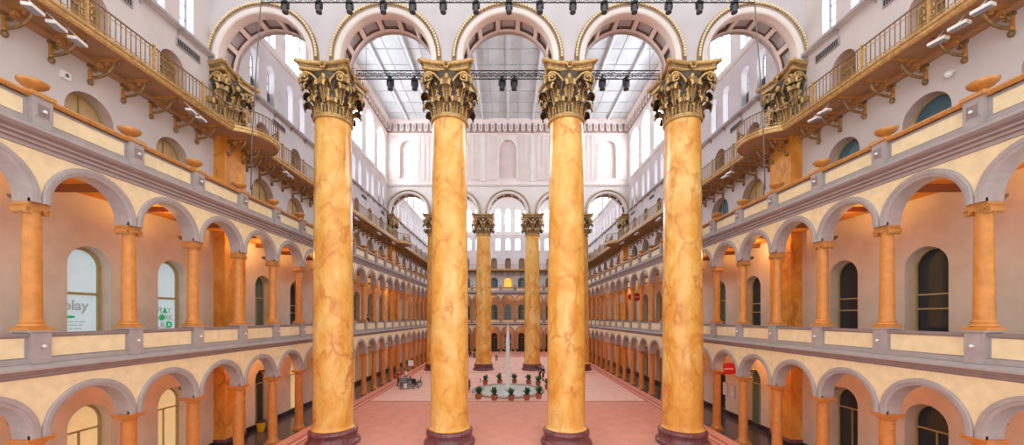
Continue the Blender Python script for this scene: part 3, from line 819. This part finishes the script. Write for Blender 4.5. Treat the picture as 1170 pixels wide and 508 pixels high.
def balcony(side, plane, lo, hi, bulges, lab, brs):
    T = Tfar(plane) if side == 'far' else Tside(side, plane)
    e = empty('balcony'); tag(e, lab, 'balcony')
    path = bal_path(lo, hi, bulges) if bulges else [(lo, 1.7), (hi, 1.7)]
    b = B()
    for (a, d), (c, f) in zip(path, path[1:]):
        b.face([T(a, 0, 18.45), T(c, 0, 18.45), T(c, f, 18.45), T(a, d, 18.45)], 'upper_wall')
        b.face([T(a, 0, 18.25), T(c, 0, 18.25), T(c, f, 18.25), T(a, d, 18.25)], 'soffit')
    b.ext([(0, 18.0), (.12, 18.02), (.2, 18.15), (.2, 18.25)], lo, hi, 'soffit', T)
    b.obj('deck', e)
    b = B(); prof = [(-.12, 18.25), (-.12, 18.15), (-.04, 18.13), (.02, 18.2), (.02, 18.3), (.08, 18.34), (.08, 18.44), (0, 18.48), (-.1, 18.48)]
    for (a, d), (c, f) in zip(path, path[1:]):
        for (p, q), (p2, q2) in zip(prof, prof[1:]):
            b.face([T(a, d+p, q), T(c, f+p, q), T(c, f+p2, q2), T(a, d+p2, q2)], 'gold')
    b.obj('gilded_fascia', e)
    P3 = [T(a, d-.05, 0) for a, d in path]
    rail = lambda z: [(x, y, z) for x, y, _ in P3]
    b = B(); b.tube(rail(19.5), .035, 'rail_brown', 6); b.obj('handrail', e)
    b = B(); b.tube(rail(18.6), .022, 'gold', 5); b.tube(rail(19.32), .018, 'gold', 5)
    # balusters at even spacing along the path
    acc = 0; step = .2; posts = []
    for p, q in zip(P3, P3[1:]):
        p, q = Vector(p), Vector(q); L_ = (q-p).length; t = -acc
        while True:
            t += step
            if t > L_: break
            if t < 0: continue
            c = p.lerp(q, t/L_); b.box(c.x-.012, c.x+.012, c.y-.012, c.y+.012, 18.48, 19.48, 'gold_dark')
            posts.append(c)
        acc = L_-(t-step)
        acc = acc if acc > 0 else 0
    bo = b.obj('balusters', e); bo['kind'] = 'stuff'
    for i in range(0, len(posts), 13):
        b = B()
        c = posts[i]; b.box(c.x-.04, c.x+.04, c.y-.04, c.y+.04, 18.48, 19.56, 'gold'); b.ball((c.x, c.y, 19.6), .06, 'gold', 8, 5)
        d = (posts[min(i+1, len(posts)-1)]-posts[i-1 if i else 0]).normalized()
        for zz in (18.8, 19.05, 19.28):
            for sg in (-1, 1):
                b.tube([c+Vector((0, 0, zz))-Vector((0, 0, c.z))+d*sg*(.1+.07*math.cos(k*.8))+Vector((0, 0, .08*math.sin(k*.8))) for k in range(9)], .018, 'gold', 4)
        b.obj('railing_post', e)
    first = None
    for u in brs:
        d = 0
        if first is None: first = make_bracket(e); o = first
        else: o = first.copy(); C.objects.link(o); o.parent = e
        if min(abs(u), abs(u-Y2)) < 1: d = .65
        x, y, _ = T(u, d, 0); o.location = (x, y, 17.27); o.rotation_euler = (0, 0, ROT[side])
    return e
for s in SIDES:
    brs = [-11.2+1.3*i for i in range(56)]
    brs = [u for u in brs if min(abs(u), abs(u-Y2)) > 1.0 and u < YF-3]+[-.6, .6, Y2-.6, Y2+.6]
    balcony(s, W, YN, YF-1.75, [0, Y2], f'gilded iron balcony on scroll brackets running along the {s} upper wall', brs)
balcony('far', YF, -W, W, [], 'distant gilded balcony across the far end wall', [-14.5+1.45*i for i in range(21)])

# floodlights under the balcony
def make_flood():
    e = empty('floodlight')
    b = B(); b.box(-.24, .24, -.14, .14, -.2, -.1, 'white'); b.box(-.21, .21, -.12, .12, -.215, -.2, 'white_frame'); b.obj('lamp_box', e)
    b = B(); b.tube([(-.15, 0, -.1), (0, 0, 0), (.15, 0, -.1)], .02, 'white', 5); b.tube([(0, 0, 0), (0, .12, .12), (0, .3, .3)], .02, 'white', 5); b.obj('arm', e)
    return e
FLD = Kit(make_flood); n = 0
for s in SIDES:
    n = 0
    for c in (-10.3, -4.2, 3.6, 9.0, 15.6, 22.3, 28.0):
        for j in range(3 if c < -5 else 2):
            FLD.put(loc_of(s, W, c+.72*j, 1.55-.1*j, 17.95), ROT[s]+.25, f'small white floodlight under the {s} balcony, {ORD[n]} from the camera', 'floodlight', f'floodlights under the {s} balcony'); n += 1
# small wall devices on upper walls
b = B(); b.box(-.14, .14, -.12, 0, -.14, .14, 'white'); b.box(-.06, .06, -.125, -.12, -.06, .0, 'darkgrey'); b.face([(-.08, -.126, .01), (.08, -.126, .01), (0, -.126, .08)], 'darkgrey')
o = b.obj('alarm_box', None, loc=loc_of('left', W, -8.15, 0, 17.0), rot=ROT['left']); tag(o, 'small square white alarm box with dark emblem on the left wall above the urn', 'alarm box')
e = empty('security_camera', loc_of('right', W, -8.2, 0, 17.0), ROT['right']); tag(e, 'white dome security camera on the right wall left of the large urn', 'camera')
b = B(); b.box(-.05, .05, -.2, 0, .08, .16, 'white'); b.obj('mount', e)
b = B(); b.ball((0, -.2, .02), .13, 'white', 12, 8); b.obj('dome', e, True)

# ------------------------------------------------------------------ gallery lamps
def make_lamp():
    e = empty('ceiling_lamp')
    b = B(); b.lathe([(.1, 0), (.1, -.05), (.03, -.07), (.03, -.16)], 'gold_dark', 14); b.obj('mount', e, True)
    b = B(); b.ball((0, 0, -.23), .09, 'lamp_glow', 14, 8); b.obj('glass_globe', e, True)
    li = bpy.data.lights.new('lamp_light', 'POINT'); li.energy = LAMP_W*.9; li.color = (1, .6, .25); li.shadow_soft_size = .2
    lo = bpy.data.objects.new('lamp_light', li); C.objects.link(lo); lo.parent = e; lo.location = (0, 0, -.5)
    return e
def make_added_uplight():          # unseen lamp added behind an arch pier for the gallery's orange glow
    e = empty('added_uplight')
    b = B(); b.lathe([(.03, -.16), (.1, -.13), (.17, -.02), (.18, 0), (.16, 0), (.03, -.08)], 'gold_dark', 16, 0, .21); b.obj('bowl', e, True)
    b = B(); b.box(-.03, .03, 0, .1, -.12, -.06, 'gold_dark'); b.obj('bracket', e)
    li = bpy.data.lights.new('lamp_light', 'SPOT'); li.energy = LAMP_W*3.4; li.color = (1, .56, .16); li.shadow_soft_size = .12; li.spot_size = 2.75; li.spot_blend = 1
    lo = bpy.data.objects.new('lamp_light', li); C.objects.link(lo); lo.parent = e; lo.location = (0, .24, .06); lo.rotation_euler = (PI-.35, 0, 0)
    return e
LMP, UPL = Kit(make_lamp), Kit(make_added_uplight)
for s in SIDES:
    for lv, z, zu in (('ground', 5.8, 4.5), ('second', 12.62, 11.3)):
        for i, u in enumerate((1.9, Y2-1.9)):
            LMP.put(loc_of(s, W, u, 1.3, z), 0, f'small glowing lamp under the {s} {lv} floor gallery ceiling beside the {("near", "distant")[i]} marble pier', 'ceiling lamp', f'ceiling lamps of the {s} gallery')
        for i, k in enumerate(range(-4, 21, 2)):
            UPL.put(loc_of(s, XA, k*P, -.27, zu), ROT[s], f'unseen added bowl lamp behind {s} {lv} floor arch pier, {ORD[i]} from the camera', 'added_uplight', f'added uplights of the {s} {lv} floor gallery')
for lv, z in (('ground', 4.5), ('second', 11.3)):
    for i, u in enumerate(far_us[1:-1:2]):
        UPL.put((u, YA+.27, z), 0, f'unseen added bowl lamp behind far {lv} floor arch pier, {ORD[i]} from left', 'added_uplight', f'added uplights of the far {lv} floor gallery')

# ------------------------------------------------------------------ lighting trusses and stage lights
def truss(y, z, half, name, lab, hang):
    e = empty('lighting_truss', (0, y, z)); tag(e, lab, 'truss')
    b = B(); q = .16; H_ = .36
    for sy in (-q, q):
        for sz in (0, H_): b.tube([(-half, sy, sz), (half, sy, sz)], .03, 'truss', 6)
    n = int(half*2/.5)
    for i in range(n):
        x0, x1 = -half+i*.5, -half+(i+1)*.5
        for sy in (-q, q):
            b.tube([(x0, sy, 0 if i % 2 else H_), (x1, sy, H_ if i % 2 else 0)], .014, 'truss', 4)
            b.tube([(x0, sy, 0), (x0, sy, H_)], .014, 'truss', 4)
        for sz in (0, H_): b.tube([(x0, -q if i % 2 else q, sz), (x1, q if i % 2 else -q, sz)], .014, 'truss', 4)
    b.obj('frame', e)
    for x in hang:
        b = B(); b.tube([(x, 0, H_), (x, 0, ZTOP-z if y > 0 else 6)], .015, 'rope', 5); b.obj('suspension_cable', e)
    return e
def make_mh():
    e = empty('stage_light')
    b = B(); b.box(-.05, .05, -.18, .18, -.04, .03, 'black'); b.box(-.05, .05, -.06, .06, -.1, -.04, 'black'); b.box(-.16, .16, -.12, .12, -.2, -.1, 'black'); b.box(-.19, -.14, -.08, .08, -.48, -.18, 'black'); b.box(.14, .19, -.08, .08, -.48, -.18, 'black'); b.obj('yoke', e)
    b = B(); b.lathe([(.07, -.24), (.13, -.3), (.15, -.42), (.14, -.58), (.16, -.66), (.15, -.68), (.11, -.69)], 'darkgrey', 16); b.obj('lamp_head', e, True, angle=40)
    return e
MH = Kit(make_mh)
cz = lambda px, z: (px-580.3)*z/423
truss(-3.0, 24.34, 13.1, 'front', 'dark metal lighting truss across the top of the picture before the arches', (-13, -8, 8, 13))
for i, px in enumerate((325.9, 364.4, 399.5, 438, 471.5, 506.5, 544, 581.5, 617, 654.5, 690.5, 725, 764, 799, 839)):
    MH.put((cz(px, 19.5), -3.0, 24.34), random.uniform(-.5, .5), f'black stage light hanging on the front truss, {ORD[i]} from the left', 'stage light', 'stage lights on the front truss')
truss(2.3, 23.68, 10.1, 'rear', 'dark metal lighting truss seen behind the giant capitals', (-9.5, 0, 9.5))
for i, px in enumerate((446, 474, 573.5, 587.5, 688, 715.4)):
    MH.put((cz(px, 24.8), 2.3, 23.68), random.uniform(-.5, .5), f'black stage light hanging on the rear truss, {ORD[i]} from the left', 'stage light', 'stage lights on the rear truss', sc=1.2)
for s, sg in (('left', -1), ('right', 1)):
    b = B(); b.tube([(sg*13.0, -3, 24.3), (sg*13.35, -2.9, 20.5), (sg*13.75, -2.6, 17.2), (sg*14.1, -2.2, 14.6)], .03, 'rope', 6)
    tag(b.obj('rope', None, True), f'long dark rope from the front truss to the {s} terrace rail', 'rope')
b = B(); b.tube([(-10.1, 2.3, 23.7), (-11.8, 4, 18.5), (-14.1, 5.8, 14.5)], .02, 'rope', 6); tag(b.obj('rope', None, True), 'thin rope from the rear truss to the left terrace rail behind the leftmost column', 'rope')

# ------------------------------------------------------------------ fountain
FY = 15.7
e = empty('fountain', (0, FY, 0)); tag(e, 'round fountain pool with a tall white water jet in the middle court', 'fountain')
b = B(); b.lathe([(3.7, .0), (3.7, .16), (3.64, .2), (3.3, .2), (3.26, .16), (3.26, .05)], 'rim', 64, caps=False); b.obj('basin_rim', e, True, angle=35)
b = B(); b.lathe([(3.27, .1), (.01, .11)], 'water', 48, caps=False); b.obj('water_surface', e, True)
b = B(); b.lathe([(.12, 0), (.12, .18), (.06, .22), (.06, .3)], 'gold_dark', 12); b.obj('nozzle', e, True)
b = B(); random.seed(3)
prof = [(.34, .1), (.24, .6), (.19, 1.5), (.18, 2.6), (.2, 3.6), (.23, 4.5), (.21, 5.3), (.16, 5.9), (.09, 6.5), (.03, 6.95)]
rows = []
for r, z in prof:
    rows.append([(r*(1+random.uniform(-.22, .22))*math.cos(2*PI*k/12), r*(1+random.uniform(-.22, .22))*math.sin(2*PI*k/12), z+random.uniform(-.08, .08)) for k in range(12)])
b.grid(rows, 'spray', True, True)
b.obj('water_jet', e, True)
b = B()
for k in range(260):
    z = random.uniform(.2, 6.6); rr = random.uniform(.1, .55)*(1 if z < 5.8 else .5); a = random.uniform(0, 2*PI)
    b.ball((rr*math.cos(a), rr*math.sin(a), z), random.uniform(.015, .04), 'spray', 5, 4, 1.8)
o = b.obj('water_drops', e, True); o['kind'] = 'stuff'
def make_plant(seed):
    def f():
        random.seed(seed); e = empty('potted_plant')
        b = B(); b.lathe([(.17, 0), (.2, .02), (.26, .34), (.29, .36), (.29, .42), (.25, .43), (.24, .38)], 'pot', 18); b.obj('pot', e, True, angle=40)
        b = B(); b.lathe([(.24, .38), (.01, .4)], 'soil', 14, caps=False); b.obj('soil', e)
        b = B()
        for k in range(46):
            a = random.uniform(0, 2*PI); Lh = random.uniform(.35, .85); lean = random.uniform(.15, 1.0)
            p0 = Vector((.06*math.cos(a), .06*math.sin(a), .4)); d = Vector((math.cos(a), math.sin(a), 0)); sd = Vector((-math.sin(a), math.cos(a), 0))
            rows = []
            for t in range(6):
                s = t/5; p = p0+d*(Lh*lean*.62*s)+Vector((0, 0, Lh*(s-.45*lean*s*s))); wd = .075*math.sin(PI*(.12+.86*s))
                rows.append([p-sd*wd, p+Vector((0, 0, .012)), p+sd*wd])
            b.grid(rows, 'leaf')
        b.obj('foliage', e, True); return e
    return f
PL = [Kit(make_plant(11)), Kit(make_plant(12)), Kit(make_plant(13))]
plants = [(-2.7, -3.7), (-1.25, -4.15), (.3, -4.25), (1.75, -4.1), (2.9, -3.45), (-2.55, 3.6), (-.95, 4.15), (.75, 4.2), (2.35, 3.75), (3.35, 2.8), (-4.1, -1.9), (-4.4, -.7), (-4.2, .6), (4.25, -1.7), (4.5, -.4), (4.2, .9), (-4.9, -2.9), (5.0, 2.5)]
plab = ['front rim of pool']*5+['back rim of pool']*5+['left side of pool']*3+['right side of pool']*3+['left side of pool', 'right side of pool']
cnt = {}
for i, (x, y) in enumerate(plants):
    cnt[plab[i]] = cnt.get(plab[i], -1)+1
    dirn = 'from the left' if 'rim' in plab[i] else 'from the front'
    PL[i % 3].put((x, FY+y, .02), i*1.3, f'leafy green plant in terracotta pot, {plab[i]}, {ORD[cnt[plab[i]]]} {dirn}', 'potted plant', 'potted plants around the fountain', sc=1.15)
def make_bench():
    e = empty('bench'); b = B()
    for i in range(4): b.box(-1.0, 1.0, -.24+i*.125, -.14+i*.125, .42, .46, 'carpet_pale')
    b.obj('seat', e)
    for sx in (-.9, .9):
        b = B(); b.tube([(sx, -.22, 0), (sx, -.22, .42), (sx, .22, .42), (sx, .22, 0), (sx, -.22, .02)], .028, 'darkgrey', 6); b.obj('leg', e)
    return e
BN = Kit(make_bench)
for x, y, r, lb in ((-3.9, 12.4-.3, .15, 'front left of the fountain'), (4.7, 12.0, -.15, 'front right of the fountain'), (-4.1, 21.0, -.1, 'back left of the fountain'), (3.5, 21.2, .1, 'back right of the fountain')):
    BN.put((x, y, .025), r, f'low slatted bench at the {lb}', 'bench', 'benches around the fountain')

# ------------------------------------------------------------------ people
def skin_mesh(name, pts, edges, radii, m, parent, sub=1, root=0):
    me = bpy.data.meshes.new(name); me.from_pydata(pts, edges, []); me.materials.append(MATS[m])
    o = bpy.data.objects.new(name, me); C.objects.link(o)
    if parent: o.parent = parent
    sk = o.modifiers.new('skin', 'SKIN'); sk.use_smooth_shade = True
    for i, r in enumerate(radii): me.skin_vertices[0].data[i].radius = (r, r)
    me.skin_vertices[0].data[root].use_root = True
    ss = o.modifiers.new('sub', 'SUBSURF'); ss.levels = sub; ss.render_levels = sub
    return o
def person(loc, rz, label, top, bottom, stride=.12, sit=False, bend=0):
    # faces -y
    hipz = .95; kn = [(-.1, -.02, .5), (.1, .02, .5)]; an = [(-.1, -stride*.4, .09), (.1, stride*.9, .09)]; to = [(-.11, -stride*.4-.16, .04), (.11, stride*.9-.16, .04)]
    if sit:
        hipz = .52; kn = [(-.13, -.42, .52), (.13, -.42, .52)]; an = [(-.13, -.42, .09), (.13, -.42, .09)]; to = [(-.13, -.58, .04), (.13, -.58, .04)]
    dz = hipz-.95
    sh = 1.42+dz; el = [(-.27, .03, 1.13+dz), (.27, -.02, 1.13+dz)]; wr = [(-.28, -.13, .9+dz), (.27, -.18, .95+dz)]
    pts = [(0, 0, hipz), (0, .01, hipz+.22), (0, .02, sh-.06), (0, 0, sh+.07), (0, -.01, sh+.17), (0, -.01, sh+.28)]
    rad = [.125, .115, .13, .052, .085, .08]; ed = [(0, 1), (1, 2), (2, 3), (3, 4), (4, 5)]
    for i, sx in enumerate((-1, 1)):
        b0 = len(pts)
        pts += [(sx*.17, .01, sh-.02), el[i], wr[i]]; rad += [.055, .042, .03]; ed += [(2, b0), (b0, b0+1), (b0+1, b0+2)]
        w_ = Vector(wr[i]); b1 = len(pts)
        pts.append(tuple(w_+Vector((0, -.03, -.06)))); rad.append(.028); ed.append((b0+2, b1))
        for f in range(4):
            l_ = (.062, .075, .07, .055)[f]; c = len(pts)
            pts += [tuple(w_+Vector(((f-1.5)*.02, -.045, -.1))), tuple(w_+Vector(((f-1.5)*.024, -.04, -.1-l_)))]; rad += [.009, .008]; ed += [(b1, c), (c, c+1)]
        c = len(pts); pts += [tuple(w_+Vector((-sx*.035, -.05, -.06))), tuple(w_+Vector((-sx*.05, -.065, -.1)))]; rad += [.01, .009]; ed += [(b1, c), (c, c+1)]
        b2 = len(pts); pts += [(sx*.09, 0, hipz-.05), kn[i], an[i], to[i]]; rad += [.085, .058, .04, .035]; ed += [(0, b2), (b2, b2+1), (b2+1, b2+2), (b2+2, b2+3)]
    e = skin_mesh('person', pts, ed, rad, 'skin', None, 1)
    e.location = loc; e.rotation_euler = (0, 0, rz); tag(e, label, 'person')
    # clothes
    p2 = [(0, .01, hipz+.02), (0, .01, hipz+.22), (0, .02, sh-.06), (0, .01, sh+.0)]; r2 = [.145, .135, .15, .09]; e2 = [(0, 1), (1, 2), (2, 3)]
    for i, sx in enumerate((-1, 1)):
        k = len(p2); mid = tuple((Vector(el[i])+Vector(wr[i]))/2); p2 += [(sx*.175, .01, sh-.02), el[i], mid]; r2 += [.072, .058, .048]; e2 += [(2, k), (k, k+1), (k+1, k+2)]
    skin_mesh('shirt', p2, e2, r2, top, e)
    p3 = [(0, 0, hipz+.02)]; r3 = [.14]; e3 = []
    for i, sx in enumerate((-1, 1)):
        k = len(p3); p3 += [(sx*.09, 0, hipz-.06), kn[i], an[i]]; r3 += [.1, .075, .058]; e3 += [(0, k), (k, k+1), (k+1, k+2)]
    skin_mesh('trousers', p3, e3, r3, bottom, e)
    for i in range(2):
        b = B(); x, y, z = an[i]; b.grid([[(x+rx*math.cos(2*PI*k/10), y-.07+ry*math.sin(2*PI*k/10), zz) for k in range(10)] for rx, ry, zz in ((.05, .14, .0), (.055, .15, .03), (.05, .12, .08), (.045, .05, .12))], 'black', True, True); b.obj('shoe', e, True)
    b = B(); hz = sh+.26
    rows = []
    for i in range(7):
        a = PI*i/12; rows.append([(.1*math.sin(a+.02)*math.cos(2*PI*k/14), .015+.11*math.sin(a+.02)*math.sin(2*PI*k/14), hz+.02+.11*math.cos(a)) for k in range(14)])
    rows.append([(x*.97, y*1 if y > 0 else y*.5, z-.09 if y > 0 else z) for x, y, z in rows[-1]])
    b.grid(rows, 'hair', True); b.obj('hair', e, True)
    b = B(); b.ball((0, -.1, sh+.2), .016, 'skin', 6, 4); b.ball((.085, 0, sh+.21), .02, 'skin', 6, 4); b.ball((-.085, 0, sh+.21), .02, 'skin', 6, 4)
    b.box(-.025, .025, -.095, -.088, sh+.145, sh+.152, 'cloth_red')
    for sx in (-1, 1): b.ball((sx*.033, -.085, sh+.235), .011, 'black', 6, 4)
    b.obj('face', e, True)
    return e
def at(px, z): return (px-580.3)*z/423
person((at(567.4, 64.7), 42.2, 0.02), PI, 'person in white top standing beyond the fountain, walking to the far arcade', 'cloth_white', 'cloth_grey')
person((at(620.5, 44.5), 22, 0.02), .8, 'person in black standing right of the fountain beside the near column', 'cloth_black', 'cloth_black')
person((at(617, 45.5), 23.2, 0.02), -1.2, 'person in dark blue top standing right of the fountain', 'cloth_blue', 'cloth_black')
person((at(404.5, 40.0)-.3, 17.4, 0.0), PI/2, 'person in black coat under the left ground arcade beside the leftmost column', 'cloth_black', 'cloth_black')
person((at(431, 42)+.0, 19.0, 6.15), PI/2+.2, 'person in dark top behind the left second floor parapet', 'cloth_black', 'cloth_grey')
person((at(425, 40.5)-.3, 17.6, 6.15), PI/2-.3, 'person in blue top behind the left second floor parapet', 'cloth_blue', 'cloth_black')
person((at(457.5, 41.5), 18.4, 0.02), -.5, 'person in red top beside the grey carts at left', 'cloth_red', 'cloth_black')
person((at(462.5, 41.8), 19.6, 0.02), 1.2, 'person in white top behind the grey carts at left', 'cloth_white', 'cloth_grey')
# chairs with seated visitors far left behind the fountain
def make_chair():
    e = empty('chair')
    b = B(); b.box(-.22, .22, -.22, .22, .42, .46, 'darkgrey'); b.obj('seat', e)
    b = B(); b.box(-.22, .22, .19, .22, .55, .9, 'darkgrey'); b.obj('backrest', e)
    for sx in (-.2, .2):
        for sy in (-.2, .2):
            b = B(); b.tube([(sx, sy, 0), (sx, sy, .42 if sy < 0 else .9)], .015, 'darkgrey', 5); b.obj('leg', e)
    return e
CH = Kit(make_chair)
for i, (px, z, c1, c2) in enumerate(((534.5, 70, 'cloth_black', 'cloth_blue'), (537.5, 71.5, 'cloth_blue', 'cloth_black'), (541.5, 69, 'cloth_grey', 'cloth_black'))):
    nm = ('left', 'middle', 'right')[i]
    CH.put((at(px, z), z-22.5, .02), .3*i-.3, f'dark chair under the {nm} seated visitor beyond the fountain', 'chair', 'chairs beyond the fountain')
    person((at(px, z), z-22.5-.02, .0), .3*i-.3, f'{nm} of three seated people far beyond the fountain at left', c1, c2, sit=True)

# ------------------------------------------------------------------ carts, stroller, sign near left arcade
cx, cy = at(463, 39.6), 17.0
e = empty('utility_cart', (cx, cy, .02), .2); tag(e, 'grey utility cart with tubs and a white notice beside the left arcade', 'cart')
b = B(); b.box(-.55, .55, -.35, .35, .2, .26, 'grey'); b.box(-.55, .55, -.35, .35, .75, .8, 'grey'); b.obj('shelf', e)
b = B()
for sx in (-.52, .52):
    for sy in (-.32, .32): b.box(sx-.03, sx+.03, sy-.03, sy+.03, .1, 1.0, 'grey')
b.obj('frame', e)
for k, (x0, x1, z0, z1, m) in enumerate(((-.5, -.05, .27, .7, 'cloth_grey'), (.0, .5, .27, .65, 'grey'), (-.45, .1, .81, 1.15, 'grey'), (.15, .5, .81, 1.05, 'cloth_grey'))):
    b = B(); b.box(x0, x1, -.3, .3, z0, z1, m); b.box(x0-.02, x1+.02, -.32, .32, z1, z1+.04, m); b.obj('tub', e)
for sx in (-.45, .45):
    for sy in (-.28, .28):
        b = B(); b.grid([[(sx+dx, sy+.08*math.cos(2*PI*k/12), .09+.08*math.sin(2*PI*k/12)) for k in range(12)] for dx in (-.02, .02)], 'black', True, True); b.obj('wheel', e)
b = B(); b.box(-.12, .22, -.38, -.36, .12, .62, 'white'); b.obj('notice', e)
def make_stroller():
    e = empty('wheelchair')
    for sx in (-.28, .28):
        b = B(); b.tube([(sx, .05+.3*math.cos(2*PI*k/20), .3+.3*math.sin(2*PI*k/20)) for k in range(21)], .02, 'black', 6)
        for k in range(6): b.tube([(sx, .05, .3), (sx, .05+.29*math.cos(PI*k/3), .3+.29*math.sin(PI*k/3))], .008, 'grey', 4)
        b.obj('wheel', e)
        b = B(); b.tube([(sx*.9, -.42+.09*math.cos(2*PI*k/12), .09+.09*math.sin(2*PI*k/12)) for k in range(13)], .018, 'black', 5); b.obj('front_wheel', e)
    b = B(); b.box(-.24, .24, -.25, .2, .46, .52, 'cloth_black'); b.obj('seat', e)
    b = B(); b.box(-.24, .24, .19, .24, .52, .95, 'cloth_black'); b.obj('backrest', e)
    b = B()
    for sx in (-.25, .25): b.tube([(sx, .38, .98), (sx, .24, .96), (sx, .22, .3), (sx, -.25, .48), (sx, -.42, .1)], .018, 'grey', 5); b.tube([(sx, .2, .7), (sx, -.22, .7), (sx, -.25, .48)], .018, 'grey', 5)
    b.obj('frame', e); return e
WC = Kit(make_stroller)
WC.put((at(474, 39.8), 17.2, .02), .7, 'black folding wheelchair nearest the carpet centre, beside the grey cart', 'wheelchair', 'wheelchairs beside the cart')
WC.put((at(479, 41), 18.3, .02), -1.4, 'black folding wheelchair behind the other, right of the grey cart', 'wheelchair', 'wheelchairs beside the cart')
WC.put((at(471, 41.5), 19.2, .02), 2.1, 'black folding wheelchair partly hidden behind the sign pole', 'wheelchair', 'wheelchairs beside the cart')
e = empty('sign_stand', (at(472, 40.5), 18.0, .02), 0); tag(e, 'white square sign on a tall thin pole beside the wheelchairs', 'sign')
b = B(); b.lathe([(.2, 0), (.2, .03), (.02, .05)], 'darkgrey', 16); b.obj('base', e)
b = B(); b.tube([(0, 0, .04), (0, 0, 2.9)], .018, 'darkgrey', 6); b.obj('pole', e)
b = B(); b.box(-.52, .02, -.02, .01, 2.3, 2.9, 'white'); b.box(-.42, -.08, -.024, -.02, 2.66, 2.7, 'text_grey'); b.box(-.42, -.12, -.024, -.02, 2.54, 2.58, 'text_grey'); b.obj('sign_board', e)

# bins in the left ground gallery
def make_bin(m):
    def f():
        e = empty('bin'); b = B(); b.lathe([(.2, 0), (.22, .02), (.27, .62)], m, 20); b.obj('body', e, True, angle=40)
        b = B(); b.lathe([(.29, .62), (.29, .67), (.24, .7), (.05, .72)], 'black' if m == 'yellow' else m, 20); b.obj('lid', e, True, angle=40); return e
    return f
Kit(make_bin('yellow')).put((-16.55, 2.3, 0), 0, 'round yellow bin by the wall of the left ground gallery', 'bin')
Kit(make_bin('grey')).put((-16.6, 3.1, 0), 0, 'round grey bin behind the yellow bin in the left ground gallery', 'bin')

# hanging oval signs and globes
def oval(name, loc, rx, rz_, m, label, text=False, top=0):
    e = empty(name, loc); tag(e, label, 'sign')
    b = B(); b.grid([[(k_*rx*math.cos(2*PI*k/28), y, k_*rz_*math.sin(2*PI*k/28)) for k in range(28)] for y, k_ in ((-.04, .96), (-.03, 1), (.03, 1), (.04, .96))], m, True, True); b.obj('panel', e)
    b = B(); b.tube([(-rx*.5, 0, rz_*.85), (-rx*.5, 0, top-loc[2])], .012, 'darkgrey', 5); b.tube([(rx*.5, 0, rz_*.85), (rx*.5, 0, top-loc[2])], .012, 'darkgrey', 5); b.obj('hanger', e)
    if text:
        b = B()
        b.box(-rx*.6, rx*.45, -.05, -.04, -.04, .03, 'cloth_white')
        b.obj('lettering', e)
oval('hanging_sign', (at(833, 26.6), 4.1, 3.95), .62, .42, 'red', 'red oval hanging sign in the right ground gallery beside the rightmost giant column', True, 5.8)
oval('hanging_sign', (at(726, 46), 23.5, 10.15), .95, .5, 'red', 'red oval hanging sign in the right second floor gallery', True, 12.6)
oval('hanging_sign', (at(710, 51), 28.5, 10.15), .7, .5, 'white', 'white oval hanging sign in the right second floor gallery', False, 12.6)
oval('hanging_sign', (at(468.5, 57), 34.5, 10.4), .55, .5, 'white', 'white round hanging sign in the left second floor gallery', False, 12.6)
# notice boards on the right ground wall
for i, u in enumerate((6.4, 7.3)):
    b = B(); b.box(-.32, .32, -.04, 0, 1.5, 2.5, 'greytrim'); b.box(-.28, .28, -.045, -.04, 1.54, 2.46, 'cloth_white'); b.box(-.2, .2, -.048, -.045, 2.2, 2.25, 'text_grey'); b.box(-.2, .15, -.048, -.045, 2.0, 2.04, 'text_grey')
    tag(b.obj('notice_board', None, loc=loc_of('right', W, u-.6, .02, 0), rot=ROT['right']), f'grey framed notice board on the right ground wall, {"nearer" if i == 0 else "farther"} of the two', 'notice board', 'notice boards on the right wall')
